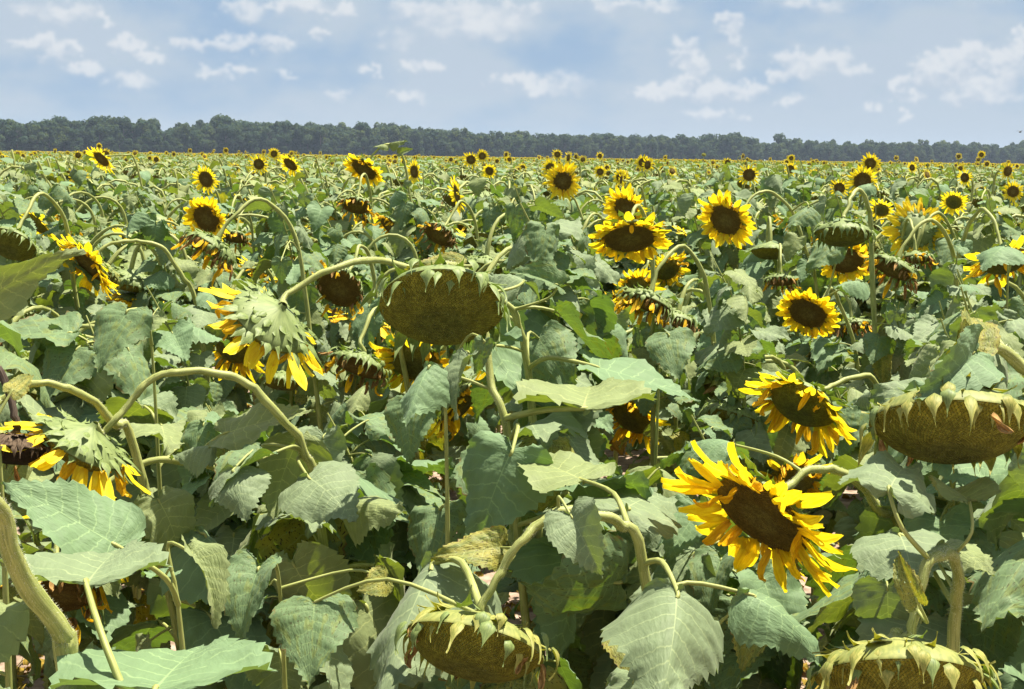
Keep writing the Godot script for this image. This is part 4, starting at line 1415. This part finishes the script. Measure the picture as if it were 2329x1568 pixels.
func make_tree(g: RandomNumberGenerator, count: int) -> Array:
	# a tree one unit tall; returns [trunk, crown]
	var trunk := MB.new()
	var lean := g.randf_range(-0.03, 0.03)
	trunk.tube(PackedVector3Array([Vector3.ZERO, Vector3(lean * 0.3, 0.3, 0), Vector3(lean, 0.62, 0), Vector3(lean, 0.85, 0.01)]), PackedFloat32Array([0.019, 0.015, 0.009, 0.003]), 6)
	for i in 7:
		var a := g.randf() * TAU
		var y := g.randf_range(0.3, 0.7)
		var e := Vector3(cos(a) * 0.17, y + 0.16, sin(a) * 0.17)
		trunk.tube(PackedVector3Array([Vector3(lean * y, y, 0), Vector3(e.x * 0.5, y + 0.06, e.z * 0.5), e]), PackedFloat32Array([0.007, 0.005, 0.002]), 4)
	var crown := MB.new()
	var lobes := []
	for i in 17:
		var y := g.randf_range(0.08, 0.90)
		var w := 0.24 * sqrt(maxf(0.03, 1.0 - pow((y - 0.46) / 0.50, 2.0)))
		var a := g.randf() * TAU
		lobes.append([Vector3(cos(a) * w * g.randf_range(0.2, 1.0), y, sin(a) * w * g.randf_range(0.2, 1.0)), g.randf_range(0.07, 0.125)])
	for i in count:
		var l: Array = lobes[g.randi() % lobes.size()]
		var dir := Vector3(g.randfn(), g.randfn() * 0.8, g.randfn()).normalized()
		var p: Vector3 = l[0] + dir * l[1] * g.randf_range(0.75, 1.12)
		var q := MB.new()
		var s := g.randf_range(0.016, 0.036)
		var b := look((dir + Vector3(g.randfn(), g.randfn(), g.randfn()) * 0.6), Vector3.UP)
		q.grid([PackedVector3Array([Vector3(-s, -s * 0.6, 0), Vector3(0, -s, s * 0.5)]), PackedVector3Array([Vector3(-s * 0.3, s, s * 0.3), Vector3(s, s * 0.4, -s * 0.2)])], [PackedVector2Array([Vector2(0, 0), Vector2(1, 0)]), PackedVector2Array([Vector2(0, 1), Vector2(1, 1)])])
		crown.add(q, Transform3D(b, p))
	return [trunk, crown]


func make_wood() -> void:
	var g := RandomNumberGenerator.new()
	g.seed = 9
	var crowns := [mat("tree_leaves", lin(0.019, 0.040, 0.025), 0.8, null, lin(0.08, 0.11, 0.03), 0.2), mat("tree_leaves_dark", lin(0.015, 0.032, 0.020), 0.8, null, lin(0.08, 0.11, 0.03), 0.2), mat("tree_leaves_light", lin(0.027, 0.046, 0.023), 0.8, null, lin(0.10, 0.13, 0.03), 0.2)]
	var shapes := []
	for v in 7:
		shapes.append(make_tree(g, 1500))
	var whole := []
	for v in 7:
		var mesh := ArrayMesh.new()
		shapes[v][0].into(mesh, M.trunk)
		shapes[v][1].into(mesh, crowns[v % 3])
		whole.append(mesh)
	var holder := top("wood")
	tag(holder, "dark broadleaf wood along the far edge of the field", "wood", "", "stuff")
	var places := [[], [], [], [], [], [], []]
	for row in 8:
		var px := -160.0
		while px < W + 160.0:
			var ang := (px - W / 2) / F
			var d0 := tree_depth(ang * 100.0, 100.0) + row * 9.0 + g.randf_range(-4, 4)
			var hor := HORIZON_Y + (px - W / 2) * ROLL
			var t: float = table(TOPS, (px) / W)
			var h := (hor - t) / F * d0 + 1.65
			h *= 1.0 + 0.16 * nz.get_noise_2d(px * 0.012, row * 0.2)
			h *= g.randf_range(0.72, 1.04) if row > 0 else g.randf_range(0.45, 0.95)
			if row > 5:
				d0 -= 48.0 + (row - 5) * 8.0
				h *= 0.33
			places[g.randi() % 7].append(Transform3D(Basis(Vector3.UP, g.randf() * TAU) * Basis.from_scale(Vector3(h * g.randf_range(0.9, 1.25), h, h * 1.1)), Vector3(ang * d0, 0, -d0)))
			px += g.randf_range(14.0, 30.0)
	for v in 7:
		var mm := MultiMesh.new()
		mm.transform_format = MultiMesh.TRANSFORM_3D
		mm.mesh = whole[v]
		mm.instance_count = places[v].size()
		for i in places[v].size():
			mm.set_instance_transform(i, places[v][i])
		var o := MultiMeshInstance3D.new()
		o.name = "trees"
		o.multimesh = mm
		holder.add_child(o, true)
	# the few that rise clear of the rest
	for e in [[245, 257, "broad tree rising highest over the left part of the wood"], [515, 265, "round topped tree standing out of the wood above the yellow pair"], [815, 277, "tree crown just clearing the wood above the tall hooked sunflower"], [1662, 296, "tall pointed tree rising from the wood right of centre"], [1765, 303, "ragged tree next to the tall pointed one in the wood"], [2085, 312, "low rounded tree breaking the skyline of the wood towards the right"]]:
		var d0: float = tree_depth((e[0] - W / 2) / F * 100.0, 100.0) + 20.0
		var hor: float = HORIZON_Y + (e[0] - W / 2) * ROLL
		var h: float = (hor - e[1]) / F * d0 + 1.65
		var tree := top("broadleaf_tree")
		tree.transform = Transform3D(Basis(Vector3.UP, g.randf() * TAU) * Basis.from_scale(Vector3(h * 0.95, h, h * 0.95)), Vector3((e[0] - W / 2) / F * d0, 0, -d0))
		var v := g.randi() % 7
		obj("trunk", shapes[v][0].mesh(M.trunk), tree)
		obj("crown", shapes[v][1].mesh(crowns[v % 3]), tree)
		tag(tree, e[2], "tree", "trees that top the wood")


func make_bird() -> void:
	var b := MB.new()
	b.tube(PackedVector3Array([Vector3(-0.17, 0, 0), Vector3(-0.12, 0, 0), Vector3(0, 0, 0), Vector3(0.12, 0.02, 0), Vector3(0.17, 0.02, 0)]), PackedFloat32Array([0.01, 0.035, 0.05, 0.035, 0.005]), 8)
	var wings := MB.new()
	for s in [-1, 1]:
		wings.grid([PackedVector3Array([Vector3(-0.07, 0.03, 0), Vector3(0.06, 0.03, 0)]), PackedVector3Array([Vector3(-0.09, 0.14, s * 0.2), Vector3(0.05, 0.15, s * 0.2)]), PackedVector3Array([Vector3(-0.12, 0.10, s * 0.42), Vector3(-0.07, 0.10, s * 0.42)])], [PackedVector2Array([Vector2(0, 0), Vector2(1, 0)]), PackedVector2Array([Vector2(0, 0.5), Vector2(1, 0.5)]), PackedVector2Array([Vector2(0, 1), Vector2(1, 1)])])
	var m := mat("feathers", lin(0.02, 0.02, 0.022), 0.7)
	var o := top("bird")
	o.position = at(2321, 301, 130.0)
	o.rotation.y = 0.5
	obj("body", b.mesh(m), o)
	obj("wings", wings.mesh(m), o)
	tag(o, "tiny dark bird flying above the wood at the right edge", "bird")


func _ready() -> void:
	# camera
	var pitch := atan((H / 2 - HORIZON_Y) / F)
	cam_xf = Transform3D(Basis(Vector3.RIGHT, -pitch) * Basis(Vector3.BACK, ROLL), EYE)
	cam_inv = cam_xf.affine_inverse()
	var cam := Camera3D.new()
	cam.name = "camera"
	cam.transform = cam_xf
	cam.fov = rad_to_deg(2.0 * atan(H / 2 / F))
	cam.near = 0.05
	cam.far = 6000.0
	cam.current = true
	add_child(cam)
	# sky, exposure
	var env := Environment.new()
	env.background_mode = Environment.BG_SKY
	var sky := Sky.new()
	var sm := PanoramaSkyMaterial.new()
	sm.panorama = sky_panorama()
	sky.sky_material = sm
	env.sky = sky
	env.background_energy_multiplier = 0.375
	env.tonemap_mode = Environment.TONE_MAPPER_LINEAR
	env.tonemap_exposure = 2.72
	env.fog_enabled = true
	env.fog_density = 0.00013
	env.fog_light_color = Color(0.80, 0.88, 1.0)
	env.sdfgi_enabled = true
	env.ssao_enabled = true
	env.ssil_enabled = true
	var we := WorldEnvironment.new()
	we.name = "daylight"
	we.environment = env
	add_child(we)
	# sun: high, a little beyond the field and to the right
	var sun := DirectionalLight3D.new()
	sun.name = "sun"
	sun.light_energy = 1.6
	sun.light_color = Color(1.0, 0.965, 0.90)
	sun.light_angular_distance = 0.5
	sun.shadow_enabled = true
	var el := deg_to_rad(70.0)
	var az := deg_to_rad(62.0)
	var to_sun := Vector3(sin(az) * cos(el), sin(el), -cos(az) * cos(el))
	sun.basis = Basis.looking_at(-to_sun, Vector3.FORWARD)
	add_child(sun)

	make_materials()
	make_ground()
	make_wood()
	make_leaves()
	make_head_meshes()
	heroes()
	hero_leaves()
	dress_heroes()
	fill_plants(300)
	label_the_rest()
	make_field(fill_end)
	make_bird()
